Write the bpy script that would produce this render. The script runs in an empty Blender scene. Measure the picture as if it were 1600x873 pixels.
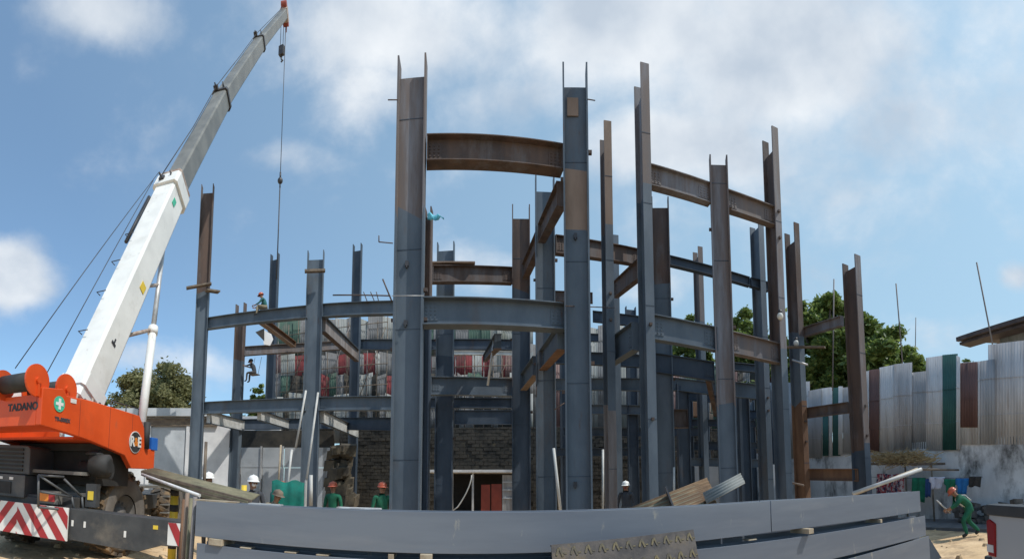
import bpy, math, random
from math import sin, cos, pi, radians, hypot, atan2, sqrt
from mathutils import Vector as V, Matrix, noise
random.seed(7)
sc = bpy.context.scene
COL = sc.collection

# ---------------------------------------------------------------- camera (cylindrical phone panorama)
EYE = 1.65
FPX, CX, CY, PITCH = 700.0, 800.0, 710.0, radians(4.0)
cam = bpy.data.cameras.new('camera'); camo = bpy.data.objects.new('camera', cam); COL.objects.link(camo)
camo.location = (0, 0, EYE); camo.rotation_euler = (pi/2 + PITCH, 0, 0)
cam.type = 'PANO'
cam.panorama_type = 'CENTRAL_CYLINDRICAL' if hasattr(cam, 'panorama_type') else None
for holder in (cam, getattr(cam, 'cycles', None)):
    if holder is not None and hasattr(holder, 'central_cylindrical_range_u_min'):
        holder.central_cylindrical_range_u_min = -800/FPX
        holder.central_cylindrical_range_u_max = 800/FPX
        holder.central_cylindrical_range_v_min = -(873-CY)/FPX
        holder.central_cylindrical_range_v_max = CY/FPX
        holder.central_cylindrical_radius = 1.0
cam.clip_start = 0.05; cam.clip_end = 5000
sc.camera = camo

def raydir(px, py):
    u = (px-CX)/FPX; v = (CY-py)/FPX; c, s = cos(PITCH), sin(PITCH)
    return V((sin(u), cos(u)*c - v*s, cos(u)*s + v*c))
def P(px, py, d):
    r = raydir(px, py); k = d/hypot(r.x, r.y)
    return V((r.x*k, r.y*k, EYE + r.z*k))
def on_plane(px, py, a, b):            # where a sight line meets the upright plane through ground points a, b
    r = raydir(px, py); n = V((b[1]-a[1], a[0]-b[0], 0)); k = (n.x*a[0]+n.y*a[1])/(n.x*r.x+n.y*r.y)
    return V((r.x*k, r.y*k, EYE + r.z*k))

# ---------------------------------------------------------------- sky, sun, exposure
SUN = V((0.54, -0.19, 0.82)).normalized()
elev = math.asin(SUN.z); azim = atan2(SUN.x, SUN.y)
w = bpy.data.worlds.new('World'); sc.world = w; w.use_nodes = True
nt = w.node_tree; N = nt.nodes; LK = nt.links
bg = N['Background']
def nd(tree, t, **k):
    n = tree.nodes.new(t)
    for a, b in k.items(): setattr(n, a, b)
    return n
def mth(tree, op, a, b=None, c=None, clamp=False):
    n = tree.nodes.new('ShaderNodeMath'); n.operation = op; n.use_clamp = clamp
    for i, x in enumerate((a, b, c)):
        if x is None: continue
        if isinstance(x, (int, float)): n.inputs[i].default_value = x
        else: tree.links.new(x, n.inputs[i])
    return n.outputs[0]
sky = nd(nt, 'ShaderNodeTexSky', sky_type='NISHITA', sun_disc=False)
sky.sun_elevation = elev; sky.sun_rotation = azim; sky.altitude = 0
sky.air_density = 1.0; sky.dust_density = 1.6; sky.ozone_density = 2.2
tc = nd(nt, 'ShaderNodeTexCoord')
def vm(op, a, b=None):
    n = nt.nodes.new('ShaderNodeVectorMath'); n.operation = op
    for i, x in enumerate((a, b)):
        if x is None: continue
        if isinstance(x, (tuple, V)): n.inputs[i].default_value = tuple(x)
        else: LK.new(x, n.inputs[i])
    return n
dirv = tc.outputs['Generated']
ns = nd(nt, 'ShaderNodeTexNoise'); ns.inputs['Scale'].default_value = 3.2; ns.inputs['Detail'].default_value = 12; ns.inputs['Roughness'].default_value = 0.6; ns.inputs['Distortion'].default_value = 0.12
st = vm('MULTIPLY', dirv, (1.0, 1.0, 1.5)); LK.new(st.outputs[0], ns.inputs['Vector'])
BLOBS = [(640, 40, 260, 120, .95), (960, 40, 330, 120, .85), (1220, 80, 230, 150, 1.0), (1040, 220, 230, 70, .75), (580, 130, 110, 90, .75), (800, 150, 200, 80, .6), (900, 330, 200, 80, .4), (1380, 180, 160, 120, .6), (1340, 330, 220, 90, .45), (780, 250, 200, 70, .4),
         (10, 425, 75, 52, 1.15), (150, 15, 120, 60, .75), (30, 90, 60, 50, .3), (440, 243, 75, 30, .6), (1585, 432, 30, 24, .75), (1500, 150, 300, 230, .38), (1350, 380, 280, 120, .3),
         (230, 560, 150, 35, .5), (740, 415, 110, 40, .55), (1000, 450, 100, 45, .6), (1500, 520, 120, 40, .5)]
tot = None
for (bx, by, rx, ry, s) in BLOBS:
    c = raydir(bx, by).normalized(); kx = 1/sqrt(1+((CY-by)/FPX)**2); rz = ry/FPX*kx*kx; rh = rx/FPX*kx
    df = vm('SUBTRACT', dirv, c)
    # measure across the horizon direction and upwards separately
    h = V((c.x, c.y, 0)).normalized(); t = V((h.y, -h.x, 0)); up = c.cross(t).normalized()
    a = vm('DOT_PRODUCT', df.outputs[0], t).outputs['Value']; b = vm('DOT_PRODUCT', df.outputs[0], up).outputs['Value']
    q = mth(nt, 'ADD', mth(nt, 'POWER', mth(nt, 'ABSOLUTE', mth(nt, 'MULTIPLY', a, 1/rh)), 2), mth(nt, 'POWER', mth(nt, 'ABSOLUTE', mth(nt, 'MULTIPLY', b, 1/rz)), 2))
    g = mth(nt, 'MULTIPLY', mth(nt, 'EXPONENT', mth(nt, 'MULTIPLY', q, -0.8)), s)
    front = mth(nt, 'GREATER_THAN', vm('DOT_PRODUCT', dirv, c).outputs['Value'], 0.3)
    g = mth(nt, 'MULTIPLY', g, front)
    tot = g if tot is None else mth(nt, 'MAXIMUM', tot, g)
dens = mth(nt, 'ADD', mth(nt, 'MULTIPLY', mth(nt, 'SUBTRACT', ns.outputs['Fac'], 0.5), 2.2), mth(nt, 'MULTIPLY', tot, 1.35))
mr = nd(nt, 'ShaderNodeMapRange', interpolation_type='SMOOTHSTEP'); LK.new(dens, mr.inputs['Value'])
mr.inputs['From Min'].default_value = 0.22; mr.inputs['From Max'].default_value = 1.08; mr.inputs['To Max'].default_value = 0.95
ns2 = nd(nt, 'ShaderNodeTexNoise'); ns2.inputs['Scale'].default_value = 5; ns2.inputs['Detail'].default_value = 6; LK.new(st.outputs[0], ns2.inputs['Vector'])
cr = nd(nt, 'ShaderNodeValToRGB'); cr.color_ramp.elements[0].position = .35; cr.color_ramp.elements[0].color = (3.7, 4.25, 4.95, 1)
cr.color_ramp.elements[1].position = .68; cr.color_ramp.elements[1].color = (6.3, 6.55, 6.8, 1); LK.new(ns2.outputs['Fac'], cr.inputs['Fac'])
# the air grows paler towards the sun's side
px_ = vm('DOT_PRODUCT', dirv, (0.88, 0.3, 0.0)).outputs['Value']
mh = nd(nt, 'ShaderNodeMapRange'); LK.new(px_, mh.inputs['Value']); mh.inputs['From Min'].default_value = -0.5; mh.inputs['From Max'].default_value = 1.0; mh.inputs['To Min'].default_value = 0.2; mh.inputs['To Max'].default_value = 0.8
mx0 = nd(nt, 'ShaderNodeMix', data_type='RGBA'); LK.new(mh.outputs[0], mx0.inputs['Factor']); LK.new(vm('MULTIPLY', sky.outputs[0], (.96, 1.19, 1.30)).outputs[0], mx0.inputs['A']); mx0.inputs['B'].default_value = (3.0, 4.45, 5.3, 1)
mx = nd(nt, 'ShaderNodeMix', data_type='RGBA'); LK.new(mr.outputs[0], mx.inputs['Factor']); LK.new(mx0.outputs['Result'], mx.inputs['A']); LK.new(cr.outputs[0], mx.inputs['B'])
LK.new(mx.outputs['Result'], bg.inputs['Color']); bg.inputs['Strength'].default_value = 0.148
sl = bpy.data.lights.new('sun', 'SUN'); sl.energy = 3.6; sl.angle = radians(0.6); sl.color = (1, .95, .87)
so = bpy.data.objects.new('sun', sl); COL.objects.link(so); so.rotation_euler = SUN.to_track_quat('Z', 'Y').to_euler(); so.location = (20, -8, 30)
sc.view_settings.view_transform = 'Standard'; sc.view_settings.look = 'None'; sc.view_settings.exposure = 0.0; sc.view_settings.gamma = 1
sc.view_settings.use_curve_mapping = False

# ---------------------------------------------------------------- materials
def mat(name, c1, c2=None, scale=3.0, rough=.6, metal=0.0, bump=0.0, c3=None, stretch=(1, 1, 1), lo=.38, hi=.62, spec=.5, c3lo=.6, c3hi=.72, c3scale=None, bscale=None, c4=None, c4s=(1, 1, .2), c4scale=6, c4lo=.66, c4hi=.74):
    m = bpy.data.materials.new(name); m.use_nodes = True; t = m.node_tree; b = t.nodes['Principled BSDF']
    b.inputs['Roughness'].default_value = rough; b.inputs['Metallic'].default_value = metal
    b.inputs['Specular IOR Level'].default_value = spec
    g = nd(t, 'ShaderNodeNewGeometry'); mp = nd(t, 'ShaderNodeMapping'); mp.inputs['Scale'].default_value = stretch
    t.links.new(g.outputs['Position'], mp.inputs['Vector'])
    n = nd(t, 'ShaderNodeTexNoise'); n.inputs['Scale'].default_value = scale; n.inputs['Detail'].default_value = 8; n.inputs['Roughness'].default_value = .62
    t.links.new(mp.outputs[0], n.inputs['Vector'])
    if c2 is None: c2 = tuple(x*.8 for x in c1)
    r = nd(t, 'ShaderNodeValToRGB'); r.color_ramp.elements[0].position = lo; r.color_ramp.elements[1].position = hi
    r.color_ramp.elements[0].color = (*c1, 1); r.color_ramp.elements[1].color = (*c2, 1); t.links.new(n.outputs['Fac'], r.inputs['Fac'])
    out = r.outputs[0]
    if c3 is not None:
        n3 = nd(t, 'ShaderNodeTexNoise'); n3.inputs['Scale'].default_value = c3scale or scale*.6; n3.inputs['Detail'].default_value = 10; n3.inputs['Roughness'].default_value = .7
        ad = nd(t, 'ShaderNodeVectorMath', operation='ADD'); ad.inputs[1].default_value = (13.1, 7.7, 3.3); t.links.new(mp.outputs[0], ad.inputs[0]); t.links.new(ad.outputs[0], n3.inputs['Vector'])
        k = nd(t, 'ShaderNodeMapRange'); k.inputs['From Min'].default_value = c3lo; k.inputs['From Max'].default_value = c3hi; t.links.new(n3.outputs['Fac'], k.inputs['Value'])
        mxx = nd(t, 'ShaderNodeMix', data_type='RGBA'); t.links.new(k.outputs[0], mxx.inputs['Factor']); t.links.new(out, mxx.inputs['A']); mxx.inputs['B'].default_value = (*c3, 1); out = mxx.outputs['Result']
    if c4 is not None:
        m4 = nd(t, 'ShaderNodeMapping'); m4.inputs['Scale'].default_value = c4s; m4.inputs['Location'].default_value = (5, 9, 2); t.links.new(g.outputs['Position'], m4.inputs['Vector'])
        n4 = nd(t, 'ShaderNodeTexNoise'); n4.inputs['Scale'].default_value = c4scale; n4.inputs['Detail'].default_value = 8; n4.inputs['Roughness'].default_value = .65; t.links.new(m4.outputs[0], n4.inputs['Vector'])
        k = nd(t, 'ShaderNodeMapRange'); k.inputs['From Min'].default_value = c4lo; k.inputs['From Max'].default_value = c4hi; k.inputs['To Max'].default_value = .85; t.links.new(n4.outputs['Fac'], k.inputs['Value'])
        mxx = nd(t, 'ShaderNodeMix', data_type='RGBA'); t.links.new(k.outputs[0], mxx.inputs['Factor']); t.links.new(out, mxx.inputs['A']); mxx.inputs['B'].default_value = (*c4, 1); out = mxx.outputs['Result']
    t.links.new(out, b.inputs['Base Color'])
    rr = nd(t, 'ShaderNodeMapRange'); rr.inputs['To Min'].default_value = max(0, rough-.12); rr.inputs['To Max'].default_value = min(1, rough+.15); t.links.new(n.outputs['Fac'], rr.inputs['Value']); t.links.new(rr.outputs[0], b.inputs['Roughness'])
    if bump:
        bn = nd(t, 'ShaderNodeBump'); bn.inputs['Strength'].default_value = bump; bn.inputs['Distance'].default_value = .03
        if bscale:
            nb = nd(t, 'ShaderNodeTexNoise'); nb.inputs['Scale'].default_value = bscale; nb.inputs['Detail'].default_value = 6; t.links.new(g.outputs['Position'], nb.inputs['Vector']); t.links.new(nb.outputs['Fac'], bn.inputs['Height'])
        else: t.links.new(n.outputs['Fac'], bn.inputs['Height'])
        t.links.new(bn.outputs[0], b.inputs['Normal'])
    return m
M = {}
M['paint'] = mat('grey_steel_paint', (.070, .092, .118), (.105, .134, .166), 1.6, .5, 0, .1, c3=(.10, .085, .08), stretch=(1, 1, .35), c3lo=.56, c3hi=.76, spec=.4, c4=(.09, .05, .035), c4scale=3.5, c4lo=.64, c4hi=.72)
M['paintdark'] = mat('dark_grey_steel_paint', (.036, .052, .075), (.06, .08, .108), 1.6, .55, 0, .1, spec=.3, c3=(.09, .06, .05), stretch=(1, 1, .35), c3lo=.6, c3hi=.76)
M['paintlight'] = mat('stack_grey_primer', (.13, .152, .19), (.17, .195, .232), .9, .46, 0, .05, c3=(.23, .24, .26), stretch=(.35, .35, 3), c3lo=.52, c3hi=.8, c4=(.34, .33, .29), c4s=(1, 1, .35), c4scale=5, c4lo=.64, c4hi=.70)
M['rust'] = mat('brown_mill_rust', (.060, .043, .038), (.11, .072, .056), 2.6, .8, 0, .15, c3=(.13, .125, .13), stretch=(1, 1, .22), c3lo=.5, c3hi=.7, c3scale=2)
M['rustgrey'] = mat('grey_brown_mill_scale', (.11, .098, .10), (.155, .12, .105), 2.2, .7, 0, .12, c3=(.20, .21, .24), stretch=(1.5, 1.5, .16), c3lo=.5, c3hi=.68)
M['worn'] = mat('worn_grey_steel', (.17, .15, .145), (.26, .24, .235), 2.2, .75, 0, .12, c3=(.14, .10, .08), stretch=(1.5, 1.5, .16), c3lo=.5, c3hi=.68)
M['rustlight'] = mat('light_brown_rust', (.19, .135, .10), (.25, .185, .145), 2.5, .8, 0, .12, c3=(.15, .09, .07), stretch=(1, 1, .3))
M['rustorange'] = mat('orange_rust', (.12, .062, .036), (.20, .11, .062), 3, .8, 0, .15, stretch=(1, 1, .3))
M['sand'] = mat('sand', (.52, .36, .20), (.66, .48, .29), .8, .95, 0, .9, c3=(.28, .19, .115), c3lo=.5, c3hi=.66, c3scale=1.3, bscale=9)
M['white'] = mat('crane_white_paint', (.70, .70, .67), (.80, .80, .77), 1.2, .42, c3=(.48, .45, .40), stretch=(1, 1, 1), c3lo=.55, c3hi=.8, c4=(.33, .30, .26), c4s=(1, 1, .3), c4scale=5, c4lo=.63, c4hi=.78)
M['boomgrey'] = mat('grey_boom_paint', (.13, .13, .12), (.20, .20, .185), 1.4, .45, c3=(.22, .21, .19), c3lo=.58, c3hi=.75)
M['red'] = mat('orange_red_crane_paint', (.62, .075, .014), (.74, .10, .02), 1.0, .38, c3=(.38, .07, .03), c3lo=.58, c3hi=.82, c4=(.30, .13, .07), c4s=(1, 1, .35), c4scale=4, c4lo=.62, c4hi=.82)
M['carrier'] = mat('dusty_black_carrier_paint', (.035, .038, .042), (.065, .068, .07), 2, .55, c3=(.16, .14, .115), c3lo=.56, c3hi=.78)
M['deck'] = mat('dusty_deck', (.13, .125, .115), (.2, .19, .17), 3, .8)
M['black'] = mat('black_rubber', (.02, .02, .02), (.035, .035, .035), 4, .7)
M['tyre'] = mat('muddy_tyre', (.10, .08, .06), (.26, .17, .09), 3.5, .92, bump=.5, c3=(.06, .055, .05), c3lo=.45, c3hi=.6)
M['sidewall'] = mat('dusty_sidewall', (.12, .11, .10), (.19, .17, .15), 3, .9)
M['rim'] = mat('dusty_rim', (.10, .10, .10), (.17, .16, .15), 3, .7)
M['stripered'] = mat('red_stripe', (.30, .02, .025), (.38, .03, .035), 2, .5)
M['stripewhite'] = mat('white_stripe', (.66, .65, .62), (.76, .75, .72), 2, .5, c3=(.4, .37, .33), c3lo=.6, c3hi=.75)
M['yellow'] = mat('yellow', (.68, .48, .04), (.75, .55, .06), 2, .6)
M['orange'] = mat('orange_lens', (.65, .2, .03), (.75, .25, .04), 2, .35)
M['blue'] = mat('blue_plastic', (.02, .12, .45), (.03, .16, .52), 2, .45)
M['teal'] = mat('green_mesh_cloth', (.0, .10, .08), (.0, .16, .125), 4, .85, bump=.3)
M['signgreen'] = mat('sign_green', (.05, .42, .26), (.07, .5, .32), 2, .5)
M['steel'] = mat('galvanised', (.42, .43, .44), (.56, .57, .58), 3, .42, .3)
M['pole'] = mat('pale_pole', (.42, .42, .40), (.56, .56, .54), 3, .6)
M['cable'] = mat('dark_wire_rope', (.03, .03, .035), (.05, .05, .055), 5, .5)
M['bronze'] = mat('boom_wear_pads', (.26, .17, .12), (.45, .40, .36), 5, .6)
M['wood'] = mat('weathered_timber', (.30, .24, .17), (.44, .37, .27), 5, .85, stretch=(1, 1, 1), bump=.3)
M['darkwood'] = mat('old_scaffold_plank', (.10, .08, .065), (.2, .16, .12), 5, .9)
M['stone'] = mat('dark_damp_masonry', (.026, .026, .024), (.06, .055, .046), 1.5, .95, bump=1.0, c3=(.11, .095, .06), c3lo=.6, c3hi=.72, c3scale=1.1)
M['conc'] = mat('weathered_concrete', (.58, .58, .58), (.78, .78, .77), .9, .95, bump=.5, c3=(.085, .08, .075), c3lo=.5, c3hi=.64, c3scale=.55, stretch=(1, 1, .6))
M['whiteplaster'] = mat('white_plaster', (.52, .53, .55), (.66, .67, .68), .8, .9, bump=.2, c3=(.30, .28, .25), c3lo=.58, c3hi=.75)
M['panelgrey'] = mat('grey_panel', (.36, .39, .42), (.46, .49, .52), 1, .6, c3=(.25, .25, .25), c3lo=.6, c3hi=.8)
M['zinc'] = mat('aged_zinc_sheet', (.42, .42, .43), (.58, .58, .59), 1.2, .72, .05, c3=(.25, .22, .2), stretch=(2, 2, .25), c3lo=.52, c3hi=.75, c4=(.22, .15, .11), c4s=(3, 3, .3), c4scale=2.5, c4lo=.6, c4hi=.74)
M['zincdark'] = mat('dull_zinc_sheet', (.30, .31, .32), (.42, .425, .44), 1.2, .78, .0, c3=(.17, .13, .11), stretch=(2, 2, .25), c3lo=.55, c3hi=.75)
M['sheetwhite'] = mat('white_sheet', (.55, .56, .57), (.66, .67, .68), 1.4, .6, 0, c3=(.36, .30, .27), stretch=(3, 3, .25), c3lo=.52, c3hi=.75, c4=(.25, .2, .17), c4s=(2, 2, .3), c4scale=2.5, c4lo=.6, c4hi=.74)
M['sheetbrown'] = mat('brown_sheet', (.12, .065, .06), (.17, .095, .085), 1.4, .65, c3=(.25, .16, .13), stretch=(2, 2, .3), c3lo=.62, c3hi=.8)
M['sheetgreen'] = mat('green_sheet', (.02, .085, .08), (.03, .12, .11), 1.4, .6)
M['sheetred'] = mat('red_sheet', (.20, .025, .03), (.28, .045, .045), 1.4, .6, c3=(.12, .03, .03), c3lo=.55, c3hi=.7)
M['bwhite'] = mat('dull_white_sheet', (.20, .21, .20), (.32, .33, .32), 1.2, .8, c3=(.14, .15, .12), c3lo=.5, c3hi=.66, stretch=(1, 1, .3))
M['bgrey'] = mat('dull_grey_sheet', (.13, .13, .13), (.2, .2, .2), 1.2, .85, c3=(.08, .07, .06), c3lo=.5, c3hi=.7)
M['bgreen'] = mat('dull_green_sheet', (.03, .075, .06), (.07, .12, .09), 1.2, .85, c3=(.12, .12, .10), c3lo=.52, c3hi=.7)
M['bred'] = mat('dull_red_sheet', (.12, .022, .026), (.2, .035, .038), 1.2, .85, c3=(.08, .04, .035), c3lo=.5, c3hi=.66)
M['rustsheet'] = mat('rusty_corrugated_sheet', (.12, .075, .042), (.24, .155, .085), 2.5, .85, c3=(.10, .06, .035), c3lo=.5, c3hi=.65, bump=.3)
M['oldsheet'] = mat('old_olive_sheet', (.12, .115, .075), (.22, .2, .13), 2.5, .8, c3=(.36, .32, .22), c3lo=.6, c3hi=.7)
M['bark'] = mat('bark', (.07, .055, .04), (.13, .10, .075), 4, .95, bump=.5)
M['dryleaf'] = mat('dry_thatch', (.33, .24, .12), (.46, .35, .19), 8, .95)
M['darkvoid'] = mat('painted_room_shade', (.012, .012, .013), (.02, .02, .02), 2, .95)  # near-black wall colour paints in the shade inside the open store
M['reddoor'] = mat('red_brown_steel_door', (.20, .035, .022), (.27, .05, .03), 1.5, .6, c3=(.1, .03, .02), c3lo=.6, c3hi=.7)
M['roofbrown'] = mat('brown_roof', (.06, .045, .042), (.10, .075, .07), 2, .7)
M['truck'] = mat('silver_car_paint', (.48, .50, .53), (.52, .54, .57), .5, .3, .35)
M['trim'] = mat('black_plastic_trim', (.03, .035, .042), (.045, .05, .058), 5, .5)
M['glass'] = mat('dark_car_glass', (.02, .025, .03), (.03, .035, .04), 1, .08)
M['taillight'] = mat('red_tail_lens', (.20, .006, .008), (.28, .008, .01), 2, .15)
M['tailclear'] = mat('clear_tail_lens', (.55, .55, .56), (.65, .65, .66), 2, .15)
M['skin'] = mat('skin', (.26, .14, .09), (.30, .165, .105), 5, .6)
M['hood'] = mat('dark_grey_hood', (.06, .065, .07), (.09, .095, .10), 2, .5, c3=(.17, .15, .13), c3lo=.6, c3hi=.8)
M['hatwhite'] = mat('white_hard_hat', (.80, .80, .77), (.84, .84, .81), 2, .3)
M['hatorange'] = mat('orange_hard_hat', (.42, .085, .04), (.50, .11, .05), 2, .35)
M['shirtdark'] = mat('dark_shirt', (.035, .04, .05), (.06, .065, .075), 6, .9)
M['shirtgreen'] = mat('green_shirt', (.008, .09, .05), (.012, .14, .075), 6, .9)
M['shirtteal'] = mat('teal_shirt', (.02, .10, .10), (.035, .15, .14), 6, .9)
M['shirtblue'] = mat('blue_shirt', (.03, .07, .2), (.04, .1, .26), 6, .9)
M['trousers'] = mat('work_trousers', (.05, .05, .055), (.09, .09, .09), 6, .9)
M['khaki'] = mat('khaki_trousers', (.2, .17, .11), (.27, .23, .16), 6, .9)
M['strap'] = mat('pale_strap', (.6, .6, .55), (.7, .7, .65), 6, .8)
M['maskwhite'] = mat('white_face_mask', (.75, .75, .75), (.8, .8, .8), 6, .8)
M['boot'] = mat('dark_boots', (.02, .02, .02), (.04, .035, .03), 6, .8)
M['tarp'] = mat('light_blue_tarp', (.09, .42, .55), (.13, .52, .66), 3, .6)
M['clothgreen'] = mat('green_cloth', (.01, .14, .08), (.015, .2, .11), 6, .9)
M['clothwhite'] = mat('white_cloth', (.6, .6, .7), (.7, .7, .78), 6, .9)
M['clothblue'] = mat('blue_cloth', (.02, .16, .42), (.03, .2, .5), 6, .9)
M['clothdark'] = mat('dark_cloth', (.03, .03, .03), (.06, .055, .05), 6, .9)
M['clothpat'] = mat('red_white_cloth', (.35, .04, .05), (.5, .45, .45), 9, .9, c3=(.03, .03, .08), c3lo=.5, c3hi=.56, lo=.47, hi=.53)
M['plinth'] = mat('rough_block', (.3, .29, .27), (.42, .4, .38), 3, .95, bump=.5)

def leafmat(name, a, b):
    m = bpy.data.materials.new(name); m.use_nodes = True; t = m.node_tree; p = t.nodes['Principled BSDF']
    g = nd(t, 'ShaderNodeNewGeometry'); r = nd(t, 'ShaderNodeValToRGB'); r.color_ramp.elements[0].color = (*a, 1); r.color_ramp.elements[1].color = (*b, 1)
    t.links.new(g.outputs['Random Per Island'], r.inputs['Fac']); t.links.new(r.outputs[0], p.inputs['Base Color']); p.inputs['Roughness'].default_value = .55
    tr = nd(t, 'ShaderNodeBsdfTranslucent'); t.links.new(r.outputs[0], tr.inputs['Color']); ms = nd(t, 'ShaderNodeMixShader'); ms.inputs[0].default_value = .42
    t.links.new(p.outputs[0], ms.inputs[1]); t.links.new(tr.outputs[0], ms.inputs[2]); t.links.new(ms.outputs[0], t.nodes['Material Output'].inputs['Surface'])
    return m
M['leaf'] = leafmat('leaf_green', (.08, .135, .03), (.26, .33, .09))
M['leafdry'] = leafmat('leaf_olive', (.15, .155, .06), (.32, .31, .15))

# ---------------------------------------------------------------- mesh helpers
WL = {}
class MB:
    def __init__(s): s.v = []; s.f = []; s.m = []; s.smooth = set()
    def add(s, vs, fs, mi=0, smooth=False):
        b = len(s.v); s.v += [V(x) for x in vs]
        for q in fs:
            if smooth: s.smooth.add(len(s.f))
            s.f.append([b+i for i in q]); s.m.append(mi)
        return s
    def hexa(s, p, mi=0):          # 8 corners: bottom ring 0-3, top ring 4-7
        return s.add(p, [(3, 2, 1, 0), (4, 5, 6, 7), (0, 1, 5, 4), (1, 2, 6, 5), (2, 3, 7, 6), (3, 0, 4, 7)], mi)
    def obox(s, c, ax, ay, az, mi=0):   # centre, half-axis vectors
        c, ax, ay, az = V(c), V(ax), V(ay), V(az)
        return s.hexa([c-ax-ay-az, c+ax-ay-az, c+ax+ay-az, c-ax+ay-az, c-ax-ay+az, c+ax-ay+az, c+ax+ay+az, c-ax+ay+az], mi)
    def box(s, x0, x1, y0, y1, z0, z1, mi=0):
        return s.hexa([(x0, y0, z0), (x1, y0, z0), (x1, y1, z0), (x0, y1, z0), (x0, y0, z1), (x1, y0, z1), (x1, y1, z1), (x0, y1, z1)], mi)
    def frame(s, F, x0, x1, y0, y1, z0, z1, mi=0):   # box in frame F=(origin, X, Y, Z)
        o, X, Y, Z = F
        q = [(x0, y0, z0), (x1, y0, z0), (x1, y1, z0), (x0, y1, z0), (x0, y0, z1), (x1, y0, z1), (x1, y1, z1), (x0, y1, z1)]
        return s.hexa([o+X*a+Y*b+Z*c for a, b, c in q], mi)
    def tube(s, pts, r, n=8, mi=0, cap=True, smooth=True):
        pts = [V(p) for p in pts]; rs = r if isinstance(r, (list, tuple)) else [r]*len(pts)
        b = len(s.v); prev = None
        for i, p in enumerate(pts):
            d = (pts[min(i+1, len(pts)-1)]-pts[max(i-1, 0)]).normalized()
            if prev is None: a = d.orthogonal().normalized()
            else: a = (prev-d*prev.dot(d)).normalized()
            prev = a; c = d.cross(a)
            for k in range(n):
                t = 2*pi*k/n; s.v.append(p+(a*cos(t)+c*sin(t))*rs[i])
        for i in range(len(pts)-1):
            for k in range(n):
                if smooth: s.smooth.add(len(s.f))
                s.f.append([b+i*n+k, b+i*n+(k+1) % n, b+(i+1)*n+(k+1) % n, b+(i+1)*n+k]); s.m.append(mi)
        if cap:
            s.f.append([b+k for k in range(n)][::-1]); s.m.append(mi); s.f.append([b+(len(pts)-1)*n+k for k in range(n)]); s.m.append(mi)
        return s
    def prism(s, poly, F, y0, y1, mi=0):   # polygon in (x,z) of the frame, extruded along its Y
        o, X, Y, Z = F; n = len(poly)
        vs = [o+X*a+Z*b+Y*y0 for a, b in poly]+[o+X*a+Z*b+Y*y1 for a, b in poly]
        fs = [list(range(n)), list(range(2*n-1, n-1, -1))]+[[i, i+n, (i+1) % n+n, (i+1) % n] for i in range(n)]
        return s.add(vs, fs, mi)
    def sheet(s, p00, p10, p11, p01, nrm, waves, amp=.02, mi=0, thick=.006, res=6):  # corrugated sheet with upright ribs
        n = max(2, int(waves*res)); p00, p10, p11, p01 = map(V, (p00, p10, p11, p01)); nrm = V(nrm)
        A = []; B = []
        for i in range(n+1):
            t = i/n; o = nrm*(amp*sin(2*pi*waves*t)); A.append(p00.lerp(p10, t)+o); B.append(p01.lerp(p11, t)+o)
        vs = A+B+[x-nrm*thick for x in A]+[x-nrm*thick for x in B]; k = n+1; fs = []
        for i in range(n):
            fs += [(i, i+1, k+i+1, k+i), (2*k+i+1, 2*k+i, 3*k+i, 3*k+i+1), (i, 2*k+i, 2*k+i+1, i+1), (k+i, k+i+1, 3*k+i+1, 3*k+i)]
        fs += [(0, k, 3*k, 2*k), (n, 2*k+n, 3*k+n, k+n)]
        return s.add(vs, fs, mi, True)
    def disc(s, c, nrm, r, th, n=24, mi=0):
        c, nrm = V(c), V(nrm).normalized(); return s.tube([c-nrm*th/2, c+nrm*th/2], r, n, mi, True, False)
    def ball(s, c, rx, ry=None, rz=None, nu=14, nv=9, mi=0):
        ry = ry or rx; rz = rz or rx; c = V(c); vs = [c+V((0, 0, rz))]
        for j in range(1, nv):
            a = pi*j/nv
            for i in range(nu): b = 2*pi*i/nu; vs.append(c+V((rx*sin(a)*cos(b), ry*sin(a)*sin(b), rz*cos(a))))
        vs.append(c-V((0, 0, rz))); fs = [(0, 1+i, 1+(i+1) % nu) for i in range(nu)]
        for j in range(nv-2):
            for i in range(nu): a = 1+j*nu; fs.append((a+i, a+nu+i, a+nu+(i+1) % nu, a+(i+1) % nu))
        L = len(vs)-1; a = 1+(nv-2)*nu; fs += [(L, a+(i+1) % nu, a+i) for i in range(nu)]
        return s.add(vs, fs, mi, True)
    def build(s, name, mats, parent=None, origin=None, bevel=0):
        if not isinstance(mats, (list, tuple)): mats = [mats]
        if origin is None:
            xs = [p.x for p in s.v]; ys = [p.y for p in s.v]; zs = [p.z for p in s.v]
            origin = V(((min(xs)+max(xs))/2, (min(ys)+max(ys))/2, min(zs)))
        origin = V(origin); me = bpy.data.meshes.new(name)
        me.from_pydata([tuple(p-origin) for p in s.v], [], s.f); me.validate(clean_customdata=False)
        for m in mats: me.materials.append(M[m] if isinstance(m, str) else m)
        if len(me.polygons) == len(s.m):
            me.polygons.foreach_set('material_index', s.m)
            me.polygons.foreach_set('use_smooth', [i in s.smooth for i in range(len(s.f))])
        o = bpy.data.objects.new(name, me); COL.objects.link(o)
        WL[o.name] = origin
        if parent: o.parent = parent; o.location = origin-WL[parent.name]
        else: o.location = origin
        if bevel:
            b = o.modifiers.new('bevel', 'BEVEL'); b.width = bevel; b.segments = 2; b.limit_method = 'ANGLE'
        return o
def thing(name, loc, label, cat, group=None):
    o = bpy.data.objects.new(name, None); COL.objects.link(o); o.location = loc; o.empty_display_size = .3; WL[o.name] = V(loc)
    return tag(o, label, cat, group)
def tag(o, label=None, cat=None, group=None, kind=None):
    if label: o['label'] = label
    if cat: o['category'] = cat
    if group: o['group'] = group
    if kind: o['kind'] = kind
    elif cat: o['kind'] = 'thing'
    return o
UP = V((0, 0, 1))
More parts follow.
